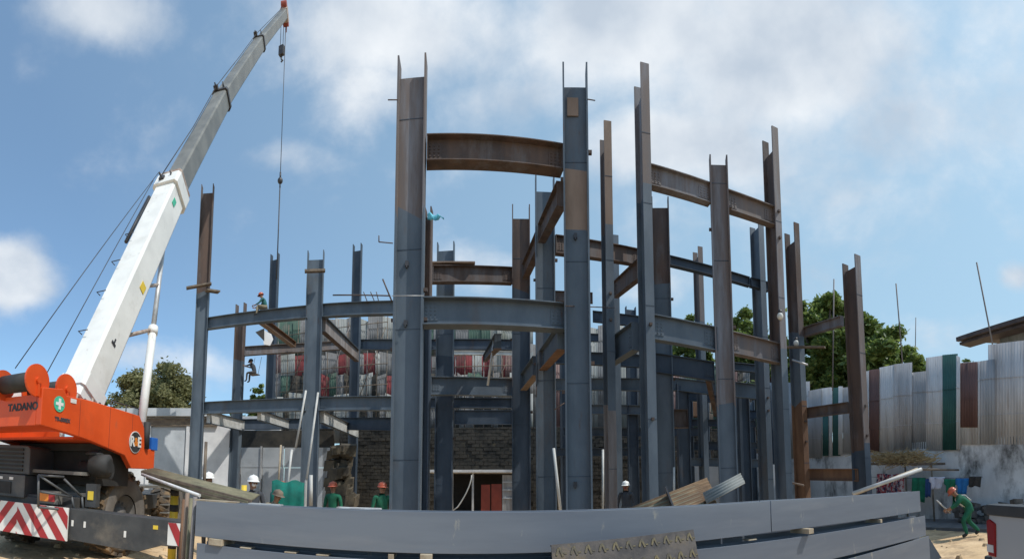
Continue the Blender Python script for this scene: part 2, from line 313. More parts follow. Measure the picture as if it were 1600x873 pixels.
def text_mesh(name, s, size, o, X, Z, m, parent, depth=.004, center=True):   # lettering standing on the surface at o, reading along X
    cu = bpy.data.curves.new(name, 'FONT'); cu.body = s; cu.size = size; cu.extrude = depth; cu.align_x = 'CENTER'; cu.align_y = 'CENTER'; cu.offset = size*.035
    t = bpy.data.objects.new(name+'_tmp', cu); COL.objects.link(t); dg = bpy.context.evaluated_depsgraph_get(); dg.update()
    me = bpy.data.meshes.new_from_object(t.evaluated_get(dg)); bpy.data.objects.remove(t)
    X, Z = V(X).normalized(), V(Z).normalized(); Y = X.cross(Z)
    mb = MB(); mb.add([V(o)+X*v.co.x+Z*v.co.y+Y*v.co.z for v in me.vertices], [list(p.vertices) for p in me.polygons])
    return mb.build(name, m, parent)

# ================================================================= THE SETTING
# ground: one sheet to the horizon, finely divided near the camera
def gz(x, y):
    z = .06*noise.noise(V((x*.35, y*.35, 0)))+.03*noise.noise(V((x*1.3, y*1.3, 4)))+.018*noise.noise(V((x*4, y*4, 9)))
    dn = hypot(x, y)
    return z*max(0, 1-dn/60)-.03
rr = [0.0]; r = .6
while r < 3000: rr.append(r); r *= 1.045 if r < 40 else 1.35
g = MB(); na = 220
vs = [(0, 0, gz(0, 0))]
for r in rr[1:]:
    for i in range(na): a = 2*pi*i/na; vs.append((r*sin(a), r*cos(a), gz(r*sin(a), r*cos(a))))
fs = [(0, 1+(i+1) % na, 1+i) for i in range(na)]
for j in range(len(rr)-2):
    for i in range(na): a = 1+j*na; b = a+na; fs.append((a+i, a+(i+1) % na, b+(i+1) % na, b+i))
g.add(vs, fs, 0, True)
tag(g.build('ground', 'sand', origin=(0, 0, 0)), kind='structure')
# a strip of grey paving below the boundary wall on the right
pv = MB(); pv.box(10.6, 12.55, 4, 21, -.2, .06); tag(pv.build('path', mat('grey_paving', (.10, .10, .105), (.17, .165, .16), 2, .9)), kind='structure')
# loose stones and clods on the sand
rubble = MB()
for i in range(900):
    a = random.uniform(-1.14, 1.14); d = random.uniform(3.0, 17); x, y = d*sin(a), d*cos(a)
    s = random.choice([.02, .03, .04, .06, .1])*random.uniform(.6, 1.3); z = gz(x, y); pts = []
    for k in range(6): b = k*pi/3+random.random()*.5; pts.append(V((x+s*cos(b), y+s*sin(b), z-.01)))
    top = [V((x+(p.x-x)*.6, y+(p.y-y)*.6, z+s*random.uniform(.4, .8))) for p in pts]
    rubble.add(pts+top, [[0, 1, 7, 6], [1, 2, 8, 7], [2, 3, 9, 8], [3, 4, 10, 9], [4, 5, 11, 10], [5, 0, 6, 11], [6, 7, 8, 9, 10, 11]])
tag(rubble.build('rubble', 'sand', origin=(0, 0, 0)), 'loose clods and stones scattered over the sandy yard', 'rubble', kind='stuff')

# ================================================================= THE STEEL FRAME
frame = thing('steel_building_frame', (1, 13, 0), 'unfinished building frame of tall grey and rusty steel columns and beams', 'building frame')
MI = ['paint', 'paintdark', 'rust', 'rustgrey', 'rustlight', 'rustorange', 'pole', 'worn']
IDX = {k: i for i, k in enumerate(MI)}
def seg_box(mb, F, x0, x1, y0, y1, zs, mids):
    o, X, Y, Z = F; b = len(mb.v)
    for z in zs:
        inner = zs[0] < z < zs[-1]; j1, j2 = (random.uniform(-.2, .2), random.uniform(-.2, .2)) if inner else (0, 0)
        for a, c, j in ((x0, y0, j1), (x1, y0, j2), (x1, y1, j2), (x0, y1, j1)): mb.v.append(o+X*a+Y*c+Z*(z+j))
    for i in range(len(zs)-1):
        for k in range(4): mb.f.append([b+4*i+k, b+4*i+(k+1) % 4, b+4*i+4+(k+1) % 4, b+4*i+4+k]); mb.m.append(mids[i])
    mb.f.append([b+3, b+2, b+1, b]); mb.m.append(mids[0]); e = b+4*(len(zs)-1); mb.f.append([e, e+1, e+2, e+3]); mb.m.append(mids[-1])
def column(px, py, d, typ, h=.6, fw=.24, web_py=None, bands=(('paint', 900),), rot=0, label=None, lug=(), rods=(), near_extra=0, fbands=None, nearmat=None, farmat=None, webmat=None):
    """px,py = centre of the top as sighted, d = distance; bands listed from the top: (material, sighted height where it ends)"""
    t = P(px, py, d); X = V((cos(rot), sin(rot), 0)); Y = V((-sin(rot), cos(rot), 0))
    if typ == 'y': X, Y = -Y, X       # X is the direction from flange to flange; x0 side is the near flange
    if typ == 'y': X, Y = V((sin(rot), -cos(rot), 0))*-1, V((cos(rot), sin(rot), 0))
    F = (V((t.x, t.y, 0)), X, Y, UP)
    zof = lambda yy: P(px, yy, d).z
    zt = t.z; zw = zof(web_py) if web_py else zt-.4
    def levels(top):
        cuts = [zof(yy) for m_, yy in bands[:-1]]          # descending
        zs = [top]; ms = []
        for i, (m_, yy) in enumerate(bands):
            zb = cuts[i] if i < len(cuts) else -.1
            if zb >= zs[-1]: continue
            ms.append(IDX[m_]); zs.append(zb)
        return zs[::-1], ms[::-1]
    mb = MB(); tf, tw = .036, .02
    zc, mc = levels(zw); bands = fbands or bands; za, ma = levels(zt+near_extra); zb, mbb = levels(zt)
    if nearmat: ma = [IDX[nearmat] if (MI[q] in ('rust', 'rustgrey')) else q for q in ma]  # lighter brown on the near flange paints its lit face into the colour
    if webmat: mc = [IDX[webmat] if (MI[q] in ('rust', 'rustgrey')) else q for q in mc]
    seg_box(mb, F, -h/2, -h/2+tf, -fw/2, fw/2, za, ma)
    seg_box(mb, F, h/2-tf, h/2, -fw/2, fw/2, zb, mbb)
    seg_box(mb, F, -h/2+tf, h/2-tf, -tw/2, tw/2, zc, mc)
    big = d < 16 and h > .3; rnd = random.Random(int(px*7))
    if big:                    # weld seams across the web or flange
        z = rnd.uniform(1.2, 2.2)
        while z < zw-.4:
            if typ == 'x': mb.frame(F, -h/2+tf, h/2-tf, -tw/2-.006, -tw/2, z, z+.016, 1)
            else: mb.frame(F, -h/2-.005, -h/2, -fw/2, fw/2, z, z+.016, 1)
            z += rnd.uniform(1.5, 3.2)
    o = mb.build('column', MI, frame, origin=(t.x, t.y, 0))
    if big:
        for k in range(2):
            z = rnd.uniform(2.5, zw-1); cm = MB(); cm.frame(F, h/2+.001, h/2+.08, -.04, .04, z, z+.07); cm.build('erection_cleat', 'rust', o)
            cm = MB(); cm.frame(F, -h/2-.06, -h/2-.001, -.03, .03, z-.6, z-.54); cm.build('erection_cleat', 'rust', o)
    if label: o['label'] = label
    for (lx, ly) in lug:
        q = P(lx, ly, d); lm = MB(); fy = -tw/2
        p0 = F[0]+X*((q-F[0]).dot(X))+Y*fy+UP*q.z
        lm.obox(p0+Y*-.03, X*.035, Y*.03, UP*.05); lm.obox(p0+Y*-.03+UP*-.07, X*.015, Y*.03, UP*.02); lm.build('lifting_lug', 'cable', o)
    for (a, b, c_, e) in rods:
        rm = MB(); rm.tube([P(a, b, d-.15), P(c_, e, d-.15)], .012, 5); rm.build('erection_rod', 'rust', o)
    return o, t
def ibeam(p1, p2, depth=.55, fw=.22, m='paint', name='beam', label=None, ribs=2, mtop=None, mbot=None):
    p1, p2 = V(p1), V(p2); D = p2-p1; L = D.length; X = D.normalized(); S = V((X.y, -X.x, 0)).normalized()
    mb = MB(); F = (p1, X, S, UP); tf = .022
    mi = IDX[m]; mt = IDX[mtop or m]; mo = IDX[mbot or m]
    mb.frame(F, 0, L, -fw/2, fw/2, -tf, 0, mt); mb.frame(F, 0, L, -fw/2, fw/2, -depth, -depth+tf, mo); mb.frame(F, 0, L, -.009, .009, -depth+tf, -tf, mi)
    for k in range(ribs):     # end plates
        x = .012 if k == 0 else L-.012
        mb.frame(F, x-.01, x+.01, -fw/2+.01, fw/2-.01, -depth+tf, -tf, mi)
        if L > 1 and depth > .4:
            x = .16 if k == 0 else L-.16; mb.frame(F, x-.15, x+.15, -.022, .022, -depth*.78, -depth*.22, mi)     # bolted web plates
            for q in range(4):
                for e in (-.09, .0, .09): mb.frame(F, x+e-.014, x+e+.014, -.036, .036, -depth*(.3+.13*q)-.014, -depth*(.3+.13*q)+.014, mi)
    o = mb.build(name, MI, frame)
    if label: o['label'] = label
    return o
def B(a, b, depth=.55, fw=.22, m='paint', label=None, **k): return ibeam(P(*a), P(*b), depth, fw, m, label=label, **k)

# --- columns: near front row
column(645, 95, 8.9, 'x', .60, .32, 122, (('rustgrey', 335), ('paint', 900)), webmat='rustgrey', label='huge column left of centre, brown above its grey painted lower two thirds', lug=((636, 413), (634, 505)), rods=((606, 156, 622, 156), (592, 378, 614, 380), (592, 368, 592, 378)), rot=.10)
column(898, 107, 9.2, 'x', .54, .32, 137, (('paint', 268), ('rustlight', 360), ('paint', 900)), label='large column right of centre, grey with a brown band high up', lug=((899, 370), (899, 756)), rods=((918, 155, 930, 157), (866, 640, 884, 628)), rot=-.12, fbands=(('paint', 900),))
for (a, b) in ((P(886, 152, 9.15), P(904, 180, 9.15)),):
    mb = MB(); mb.hexa([V((a.x, a.y, b.z)), V((b.x, a.y-.02, b.z)), V((b.x, a.y, b.z)), V((a.x, a.y+.02, b.z)), V((a.x, a.y, a.z)), V((b.x, a.y-.02, a.z)), V((b.x, a.y, a.z)), V((a.x, a.y+.02, a.z))]); mb.build('rust_patch', 'rustlight', frame)  # thin plate stands in for a small patch of rust on the web
column(1002, 122, 10.2, 'y', .58, .21, 150, (('rustgrey', 300), ('paint', 900)), near_extra=.12, label='tall slim column with pale grey near flange')
column(1122, 246, 11.0, 'x', .46, .22, 258, (('rustgrey', 640), ('paint', 900)), rot=-.38, label='brown column with a stained web, third of the row at right')
column(1203, 213, 12.1, 'y', .52, .2, 240, (('rust', 560), ('paint', 900)), nearmat='rustgrey', near_extra=.1, label='tall dark brown column with lighter flange')
column(1237, 360, 14.0, 'y', .55, .2, 380, (('rust', 520), ('paint', 630), ('rustorange', 900)), near_extra=.12, label='column brown at top, grey in the middle and orange rust at foot')
column(1330, 408, 12.8, 'y', .56, .22, 420, (('rust', 700), ('paintdark', 900)), nearmat='rustgrey', near_extra=.08, label='dark brown outermost column at the right')
column(946, 208, 11.3, 'y', .56, .2, 228, (('rustgrey', 352), ('paint', 640), ('worn', 900)), nearmat='rustlight', near_extra=.12, label='slim column with a light brown top flange')
# --- behind the front row
column(851, 277, 12.5, 'x', .56, .24, 300, (('paint', 900),), rods=((838, 620, 838, 600),))
column(814, 322, 15.0, 'x', .62, .24, 342, (('rust', 452), ('paintdark', 900)), label='column with brown rusty top behind the middle bay')
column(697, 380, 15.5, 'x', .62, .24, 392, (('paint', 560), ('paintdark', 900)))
column(670, 327, 13.2, 'x', .22, .3, 340, (('rust', 500), ('paintdark', 900)), label='thin rusty column hidden behind the huge left one')
column(1031, 310, 14.0, 'x', .56, .22, 325, (('rust', 442), ('paint', 900)), rot=-.3, nearmat='rust')
column(1090, 390, 19.0, 'y', .58, .22, 402, (('rustgrey', 500), ('paint', 900)))
column(1182, 350, 15.5, 'y', .6, .22, 358, (('paint', 900),))
column(960, 372, 17.5, 'y', .5, .22, 385, (('paint', 900),))
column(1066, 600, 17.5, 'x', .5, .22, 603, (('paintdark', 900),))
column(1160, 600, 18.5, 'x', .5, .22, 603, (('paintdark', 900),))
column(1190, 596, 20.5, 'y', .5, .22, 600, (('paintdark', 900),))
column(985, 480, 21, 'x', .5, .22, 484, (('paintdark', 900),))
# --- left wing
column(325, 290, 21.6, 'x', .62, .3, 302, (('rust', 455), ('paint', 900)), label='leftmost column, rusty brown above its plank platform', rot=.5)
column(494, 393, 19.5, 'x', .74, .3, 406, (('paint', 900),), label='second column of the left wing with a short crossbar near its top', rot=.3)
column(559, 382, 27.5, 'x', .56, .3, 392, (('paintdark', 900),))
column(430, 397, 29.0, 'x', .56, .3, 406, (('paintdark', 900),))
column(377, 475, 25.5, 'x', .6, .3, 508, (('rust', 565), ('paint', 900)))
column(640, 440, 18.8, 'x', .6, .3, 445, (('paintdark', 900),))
# --- beams
B((667, 217.5, 8.9), (878, 232, 9.3), .57, .32, 'rust', label='brown rusty top beam between the two largest columns', mtop='rust')
B((661, 467.7, 8.9), (882, 477, 9.3), .57, .32, 'paint', label='deep grey beam between the two largest columns')
B((676, 416.5, 14.5), (800, 419, 15.0), .57, .24, 'rust'); B((673, 589, 14.5), (800, 592, 15.0), .6, .24, 'paint')
B((877, 283, 9.4), (846, 350, 12.4), .57, .22, 'rust'); B((842, 362, 12.6), (820, 412, 14.8), .57, .22, 'rust')
B((878, 506, 9.4), (848, 548, 12.4), .57, .22, 'paint', mbot='rustorange', label='receding grey beam with an orange rusty underside'); B((838, 556, 12.6), (818, 584, 14.8), .57, .22, 'paint', mbot='rustlight')
B((1013, 258.8, 10.3), (1108, 288.4, 11.0), .54, .22, 'rustgrey'); B((1134, 298, 11.1), (1208, 325, 12.0), .54, .22, 'rustgrey')
B((1017, 492, 10.3), (1118, 512.5, 11.0), .6, .22, 'paint'); B((1138, 518, 11.1), (1218, 538, 12.1), .56, .22, 'rustgrey')
B((993, 503, 10.4), (954, 532, 11.6), .68, .22, 'paint')
B((1000, 405, 13.6), (961, 441, 16.5), .62, .22, 'rust')
B((866, 368.5, 12.8), (1000, 391, 14.6), .56, .22, 'rust'); B((1046, 400.5, 14.2), (1170, 434, 15.2), .32, .2, 'paintdark'); B((1172, 434, 15.2), (1200, 442, 15.6), .32, .2, 'paintdark')
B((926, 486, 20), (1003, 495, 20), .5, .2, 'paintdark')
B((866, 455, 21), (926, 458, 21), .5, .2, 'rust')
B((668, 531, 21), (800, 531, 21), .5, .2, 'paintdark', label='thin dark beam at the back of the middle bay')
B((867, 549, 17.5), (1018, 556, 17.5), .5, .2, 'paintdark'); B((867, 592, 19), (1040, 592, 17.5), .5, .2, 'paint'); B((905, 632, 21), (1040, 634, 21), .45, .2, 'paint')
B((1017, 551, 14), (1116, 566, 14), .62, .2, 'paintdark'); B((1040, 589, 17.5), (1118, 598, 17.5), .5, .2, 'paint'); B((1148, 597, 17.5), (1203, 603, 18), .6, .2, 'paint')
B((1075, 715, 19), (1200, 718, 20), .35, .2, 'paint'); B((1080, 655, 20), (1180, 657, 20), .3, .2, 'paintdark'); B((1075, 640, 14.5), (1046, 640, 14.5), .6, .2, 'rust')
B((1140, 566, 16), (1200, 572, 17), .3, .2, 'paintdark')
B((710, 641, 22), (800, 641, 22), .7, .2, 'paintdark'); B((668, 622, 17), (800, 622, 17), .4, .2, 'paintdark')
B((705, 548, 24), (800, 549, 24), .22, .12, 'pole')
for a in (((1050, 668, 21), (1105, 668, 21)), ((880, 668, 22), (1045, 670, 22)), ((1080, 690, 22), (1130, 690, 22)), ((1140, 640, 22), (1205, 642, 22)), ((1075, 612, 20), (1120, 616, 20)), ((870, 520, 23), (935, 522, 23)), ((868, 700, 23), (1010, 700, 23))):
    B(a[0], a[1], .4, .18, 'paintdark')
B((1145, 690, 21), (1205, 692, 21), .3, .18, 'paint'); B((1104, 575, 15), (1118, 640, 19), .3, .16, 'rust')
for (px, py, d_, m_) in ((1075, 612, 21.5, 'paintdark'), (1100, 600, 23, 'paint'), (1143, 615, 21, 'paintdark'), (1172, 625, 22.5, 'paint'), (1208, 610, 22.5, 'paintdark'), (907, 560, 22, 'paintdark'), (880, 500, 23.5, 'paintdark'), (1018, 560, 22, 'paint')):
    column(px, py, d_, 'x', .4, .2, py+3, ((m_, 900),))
# right hand ties
B((1253, 513, 14.0), (1316, 493.5, 12.9), .3, .16, 'rustgrey', label='upper tie beam running to the outermost right column')
B((1256, 638, 14.0), (1326, 628, 12.9), .32, .16, 'rust'); B((1256, 732, 14.0), (1342, 732, 12.9), .36, .16, 'rustorange')
# left wing fronts
B((324, 497.5, 21.6), (481, 478.5, 19.5), .56, .3, 'paint'); B((505, 476, 19.4), (630, 471, 18.7), .58, .3, 'paint')
B((318, 628.5, 21.6), (479, 621.8, 19.5), .58, .3, 'paint'); B((499, 620.6, 19.4), (628, 619.5, 18.7), .6, .3, 'paint')
B((382, 542, 25.5), (478, 536.5, 26), .52, .3, 'rustgrey'); B((478, 536.5, 26), (533, 533, 26.5), .52, .3, 'rustgrey'); B((566, 531, 24), (640, 531, 22), .55, .3, 'paint')
B((378, 655, 25.5), (550, 654, 26), .6, .3, 'paintdark'); B((534, 652.7, 24.5), (625, 652.7, 22), .66, .3, 'paintdark')
B((505, 494, 19.6), (558, 546, 25.5), .72, .26, 'worn', mbot='rust', mtop='paint', label='beam receding from the second left wing column')
B((404, 492, 20.6), (459, 534, 25.5), .32, .3, 'rustorange', mbot='rustlight', label='short orange brown beam bridging the two rows of the left wing')
B((326, 642, 21.5), (380, 657, 25.5), .6, .2, 'pole', mtop='paintdark', mbot='paintdark'); B((503, 640, 19.6), (558, 668, 26.5), .6, .2, 'pole', mtop='paintdark', mbot='paintdark'); B((405, 640, 20.6), (455, 658, 26), .5, .2, 'pole', mtop='paintdark', mbot='paintdark')  # pale web colour paints in the sunlit sides of these cross beams
B((640, 531, 22), (660, 500, 14), .45, .22, 'rust')
B((778, 521, 9.4), (757, 555, 21), .34, .16, 'paintdark', mbot='rust')

# planks, brackets and clutter fixed on the frame
def loose_tube(name, a, b, r, m, label, cat, group=None, n=6):
    mb = MB(); mb.tube([P(*a), P(*b)], r, n); o = mb.build(name, m); tag(o, label, cat, group); return o
def plank(name, a, b, w_, t_, m, label, cat, group=None):
    p, q = P(*a), P(*b); X = (q-p).normalized(); S = V((X.y, -X.x, 0)).normalized(); mb = MB(); mb.frame((p, X, S, S.cross(X)*-1), 0, (q-p).length, -w_/2, w_/2, 0, t_)
    o = mb.build(name, m); tag(o, label, cat, group); return o
plank('scaffold_plank', (291, 449, 21.2), (330, 442, 21.2), .25, .08, 'darkwood', 'short dark plank clamped across the leftmost rusty column', 'plank')
plank('scaffold_plank', (322, 452, 21.2), (342, 455, 21.5), .3, .08, 'darkwood', 'small dark bracket board just right of the leftmost column', 'plank')
plank('scaffold_plank', (476, 422, 19.0), (508, 421, 19.0), .2, .1, 'darkwood', 'dark crossbar near the top of the second left wing column', 'crossbar')
plank('scaffold_plank', (674, 411.5, 14.6), (742, 411.5, 14.6), .3, .05, 'rustlight', 'long thin board lying on the rusty back beam in the middle bay', 'plank')
plank('scaffold_plank', (1228, 541, 13.6), (1289, 541, 13.2), .15, .05, 'darkwood', 'dark board poking out to the right beside the brown grey column', 'plank')
loose_tube('steel_rod', (520, 461, 19), (610, 462, 18.5), .03, 'rust', 'thin horizontal rail above the left wing beam', 'rail')
for i, (a, b) in enumerate((((568, 459), (575, 474)), ((579, 459), (586, 473)), ((588, 459), (592, 472)))):
    loose_tube('rebar', (a[0], a[1]-3, 18.9), (b[0], b[1], 18.9), .022, 'rust', ['leftmost', 'middle', 'rightmost'][i]+' of the short slanting bars standing on the left wing beam', 'bar', 'short slanting bars on the left wing beam')
loose_tube('steel_rod', (598, 436, 18.2), (612, 470, 18.2), .035, 'rust', 'longer slanting rod on the left wing beam next to the huge column', 'rod')
loose_tube('guard_rail', (612, 462, 8.6), (662, 462, 8.6), .008, 'steel', 'thin wire stretched across the huge left column', 'wire')
loose_tube('guard_rail', (884, 478, 8.9), (960, 481, 10.9), .012, 'rust', 'bent wire running right from the big brown banded column', 'wire')
loose_tube('steel_rod', (1238, 562, 13.5), (1262, 570, 13.3), .03, 'steel', 'pale rod sticking out right of the grey and orange column', 'rod')
loose_tube('steel_rod', (1236, 754, 13.4), (1256, 758, 13.2), .03, 'rustlight', 'small rod low on the orange rusty column foot', 'rod')
# blue tarp knotted on the thin rusty column
tp = MB(); q0 = P(668, 340, 12.9); n = 7
vs = []
for i in range(n):
    for j in range(4):
        t = i/(n-1); vs.append(q0+V((t*.5, -.05+.07*sin(i*2.1+j), .11*(1-abs(t-.25)*1.1)*(j-1.5)/1.5-.03*i*.4+.03*sin(i*1.7))))
tp.add(vs, [(i*4+j, i*4+4+j, i*4+5+j, i*4+1+j) for i in range(n-1) for j in range(3)], 0, True); o = tp.build('tarp', 'tarp'); sd = o.modifiers.new('s', 'SOLIDIFY'); sd.thickness = .01
tag(o, 'light blue scrap of tarp fluttering beside the huge left column', 'tarp')
# lamps on the right
for a, lab in (((1219, 494, 11.8), 'round yellowish work lamp on the tall dark brown column'), ((1244, 536, 13.6), 'round yellowish work lamp above the dark board at the brown grey column')):
    q = P(*a); L = thing('work_lamp', q, lab, 'lamp'); mb = MB(); mb.ball(q, .085, .085, .10); mb.build('lamp_globe', M['strap'], L); mb = MB(); mb.tube([q+V((0, 0, .08)), q+V((0, 0, .17))], .05, 8); mb.build('lamp_cap', 'cable', L)

# leaning props in the yard behind the stack
for (a, b, d1, r, m_, lab) in [((478, 610), (462, 700), 12, .03, 'pole', 'pale prop leaning left beside the second left wing column, upper one'),
        ((497, 613), (474, 786), 12, .03, 'pole', 'long pale prop leaning across the foot of the second left wing column'),
        ((456, 702), (446, 786), 10.5, .03, 'pole', 'pale upright post in front of the green mesh sheet'),
        ((486, 742), (486, 790), 9.5, .04, 'pole', 'short thick pale post at the foot of the second left wing column'),
        ((439, 695), (433, 782), 10.5, .025, 'wood', 'brownish thin post left of the green mesh sheet'),
        ((865, 700), (876, 800), 9.0, .03, 'pole', 'pale prop leaning on the big column right of centre'),
        ((942, 702), (942, 800), 9.6, .025, 'pole', 'thin upright pale post right of the big banded column'),
        ((762, 602), (772, 530), 11, .03, 'pole', 'pale diagonal prop up in the middle bay'),
        ((1053, 730), (1053, 790), 11, .025, 'pole', 'thin pale post behind the rusty corrugated bundle'),
        ((322, 690), (318, 780), 8.5, .03, 'darkwood', 'thin brown stake standing left of the first white hard hat')]:
    loose_tube('prop', (a[0], a[1], d1), (b[0], b[1], d1), r, m_, lab, 'prop')
# slim poles beyond the right fence and behind
for (a, b, d1, lab) in [((1303, 436), (1301, 610), 17.5, 'thin pole against the dark tree between the two right columns'),
        ((1400, 443), (1411, 575), 17.5, 'thin dark pole leaning over the brown sheet of the fence'),
        ((1526, 410), (1556, 565), 15.5, 'long thin dark pole leaning in front of the tiled eave'),
        ((1431, 496), (1430, 560), 26, 'faint distant pole right of the big tree')]:
    loose_tube('antenna_pole', (a[0], a[1], d1), (b[0], b[1], d1), .028, 'worn', lab, 'pole')
loose_tube('hose', (445, 410, 19), (444, 436, 19), .01, 'cable', 'x', 'x') if False else None

# ================================================================= STACK OF PRIMED BEAMS
DN = V((sin(-.143), cos(-.143), 0)); DX = V((cos(.143), sin(.143), 0)); SD = 4.1
def stack_pt(px): # distance along the stack axis for a sighted column of the picture
    r = raydir(px, 800); k = SD/(r.x*DN.x+r.y*DN.y); p = V((r.x*k, r.y*k, 0)); return p.dot(DX)
SO = DN*SD
def lying_beam(x0, x1, z0, z1, y0, lab, depth=.22, cut=0.0, group='primed steel beams stacked in front', dz=0):
    F0 = SO+DN*y0; t = .014; mb = MB()
    def slab(ya, yb, za, zb):
        q = [F0+DX*x+DN*y+UP*(z+(dz if x == x1 else 0)) for (x, y, z) in ((x0, ya, za), (x1, ya, za), (x1, yb, za), (x0, yb, za), (x0, ya, zb), (x1, ya, zb), (x1, yb, zb), (x0, yb, zb))]; mb.hexa(q)
    slab(0, t, z0, z1); slab(depth-t, depth, z0, z1); zm = (z0+z1)/2; slab(t, depth-t, zm-.008, zm+.008)
    o = mb.build('steel_beam', 'paintlight', bevel=.003); tag(o, lab, 'steel beam', group)
    if cut:
        c = MB(); c.prism([(x1-.01, z0+dz), (x1+cut, z0+dz), (x1-.01, z1+dz)], (F0, DX, DN, UP), .02, .03); c.build('end_gusset', 'paintdark', o)
    return o
xl, xs, xr = stack_pt(306), stack_pt(1205), stack_pt(1440)
lying_beam(xl, xs-.012, 1.035, 1.41, 0, 'longest primed beam, on top of the stack at its left')
lying_beam(xs+.012, xr, 1.035, 1.41, .015, 'shorter beam at the right end of the stack top, right of the joint', dz=-.075)
lying_beam(xl+.03, stack_pt(1080), .575, .965, .0, 'second layer beam at the left of the stack, under the longest one')
lying_beam(stack_pt(1080)+.02, xr+.07, .59, .955, -.03, 'second layer beam at the right, with a chock shadow', dz=-.08)
lying_beam(stack_pt(1060), xr+.14, .01, .515, -.05, 'lowest layer beam at the right with a slanted gusset at its end', dz=-.02, cut=.5)
lying_beam(xl+.06, stack_pt(1060)-.04, .0, .54, .0, 'lowest layer beam at the left, almost out of the picture')
lying_beam(xl+.25, stack_pt(1150), .66, 1.005, .32, 'unseen second row beam added behind the longest one to darken the gap', depth=.2)  # unseen second row, added so the gaps between the layers look dark
lying_beam(stack_pt(1150)+.03, xr-.3, .64, .99, .32, 'unseen second row beam added behind the right end to darken the gap', depth=.2, dz=-.07)
lying_beam(xl+.25, stack_pt(1150), .25, .60, .32, 'unseen lower second row beam added behind the left of the stack', depth=.2)
lying_beam(stack_pt(1150)+.03, xr-.3, .2, .58, .32, 'unseen lower second row beam added behind the right of the stack', depth=.2, dz=-.05)
def chock(px, z0, z1, y0, lab, l=.1, m_='wood', dp=.3):
    x = stack_pt(px); F = (SO+DN*y0, DX, DN, UP); mb = MB(); mb.frame(F, x-l/2, x+l/2, 0, dp, z0, z1); tag(mb.build('timber_chock', m_, bevel=.004), lab, 'chock', 'timber chocks between the stacked beams')
chock(667, .967, 1.033, -.05, 'pale square chock in the gap below the longest beam, nearest the middle', .11)
chock(612, .967, 1.02, -.012, 'small pale chock in the gap, left of the square one', .05)
chock(340, .967, 1.033, -.03, 'pale chock at the left end of the gap', .16)
chock(1257, .955, 1.02, -.11, 'knobbly chock jutting from the gap at the right of the joint', .09, dp=.35)
chock(1375, .91, .965, -.02, 'small chock near the right end of the stack', .05)
chock(1262, .52, .57, -.08, 'pale chock jutting under the second layer at the right', .12, dp=.4)
for (px, lab) in ((385, 'thin timber sliver nearest the left end of the gap'), (455, 'thin timber sliver in the gap below the masked man'), (505, 'thin timber sliver in the gap below the pale flat board'), (1175, 'thin timber sliver in the gap just left of the joint')):
    chock(px, .967, .98, .0, lab, .12, dp=.12)
def board(name, a, b, y0, w_, t_, z, m_, lab, cat):
    F = (SO+DN*y0, DX, DN, UP); mb = MB(); mb.frame(F, stack_pt(a), stack_pt(b), 0, w_, z, z+t_); tag(mb.build(name, m_), lab, cat)
board('board', 302, 365, .01, .12, .015, 1.412, 'wood', 'short brown board on the left end of the stack top', 'board')
board('board', 385, 435, .03, .10, .012, 1.412, 'steel', 'thin pale strip on the stack top in front of the man with the mask', 'board')
board('board', 522, 592, .08, .10, .014, 1.412, 'sheetwhite', 'pale flat board on the stack top left of the huge column', 'board')
# corroded checkered plate lying on trestle height in front of the stack
cp = thing('checkered_plate', P(970, 873, 3.7)*1, 'rusty dark checkered steel plate leaning on the stack in front', 'steel plate')
a_, b_ = P(861, 851, 3.8), P(1083, 827, 4.4); X = (b_-a_).normalized(); nn = V((X.y, -X.x, 0)).normalized(); D_ = (-UP*.9+nn*.25).normalized(); L_ = (b_-a_).length
nrm = X.cross(D_).normalized()
if nrm.y > 0: nrm = -nrm
mb = MB(); F = (a_, X, nrm, D_); mb.frame(F, 0, L_, -.006, .006, 0, .6); mb.frame(F, 0, L_, -.03, -.006, 0, .012); mb.frame(F, L_-.012, L_, -.03, -.006, .012, .6)
M['plate'] = mat('checkered_rusty_steel', (.06, .055, .055), (.12, .105, .095), 6, .6, .2, .25, c3=(.17, .13, .08), c3lo=.55, c3hi=.7); M['ridge'] = mat('worn_yellow_ridges', (.19, .155, .08), (.10, .09, .07), 14, .6, .2)
nx = 11
for j in range(3):
    for i in range(nx):
        cx_ = (i+.5)*L_/nx; cz = .045+j*.16
        for s_, ln in ((-1, .030), (1, .040)):
            c0 = a_+X*(cx_+s_*.016)+D_*(cz+.02)+nrm*.008; dd = (X*s_*.38+D_).normalized()
            mb.obox(c0, dd*ln, dd.cross(nrm)*.009, nrm*.004, 1)
        c0 = a_+X*(cx_+.05)+D_*(cz+.035)+nrm*.008; mb.obox(c0, X*.014, D_*.006, nrm*.003, 1)
mb.build('plate', ['plate', 'ridge'], cp)
# ================================================================= SHEETS
def corr(name, o, X, Yd, Lx, Ly, waves, amp, m_, lab, cat, group=None, bend=0):
    X, Yd = V(X).normalized(), V(Yd).normalized(); n = X.cross(Yd).normalized(); n = n if n.z > 0 else -n; o = V(o)
    mb = MB(); mb.sheet(o, o+Yd*Ly, o+Yd*Ly+X*Lx, o+X*Lx, n, waves, amp, 0, .004)
    ob = mb.build(name, m_); tag(ob, lab, cat, group); return ob
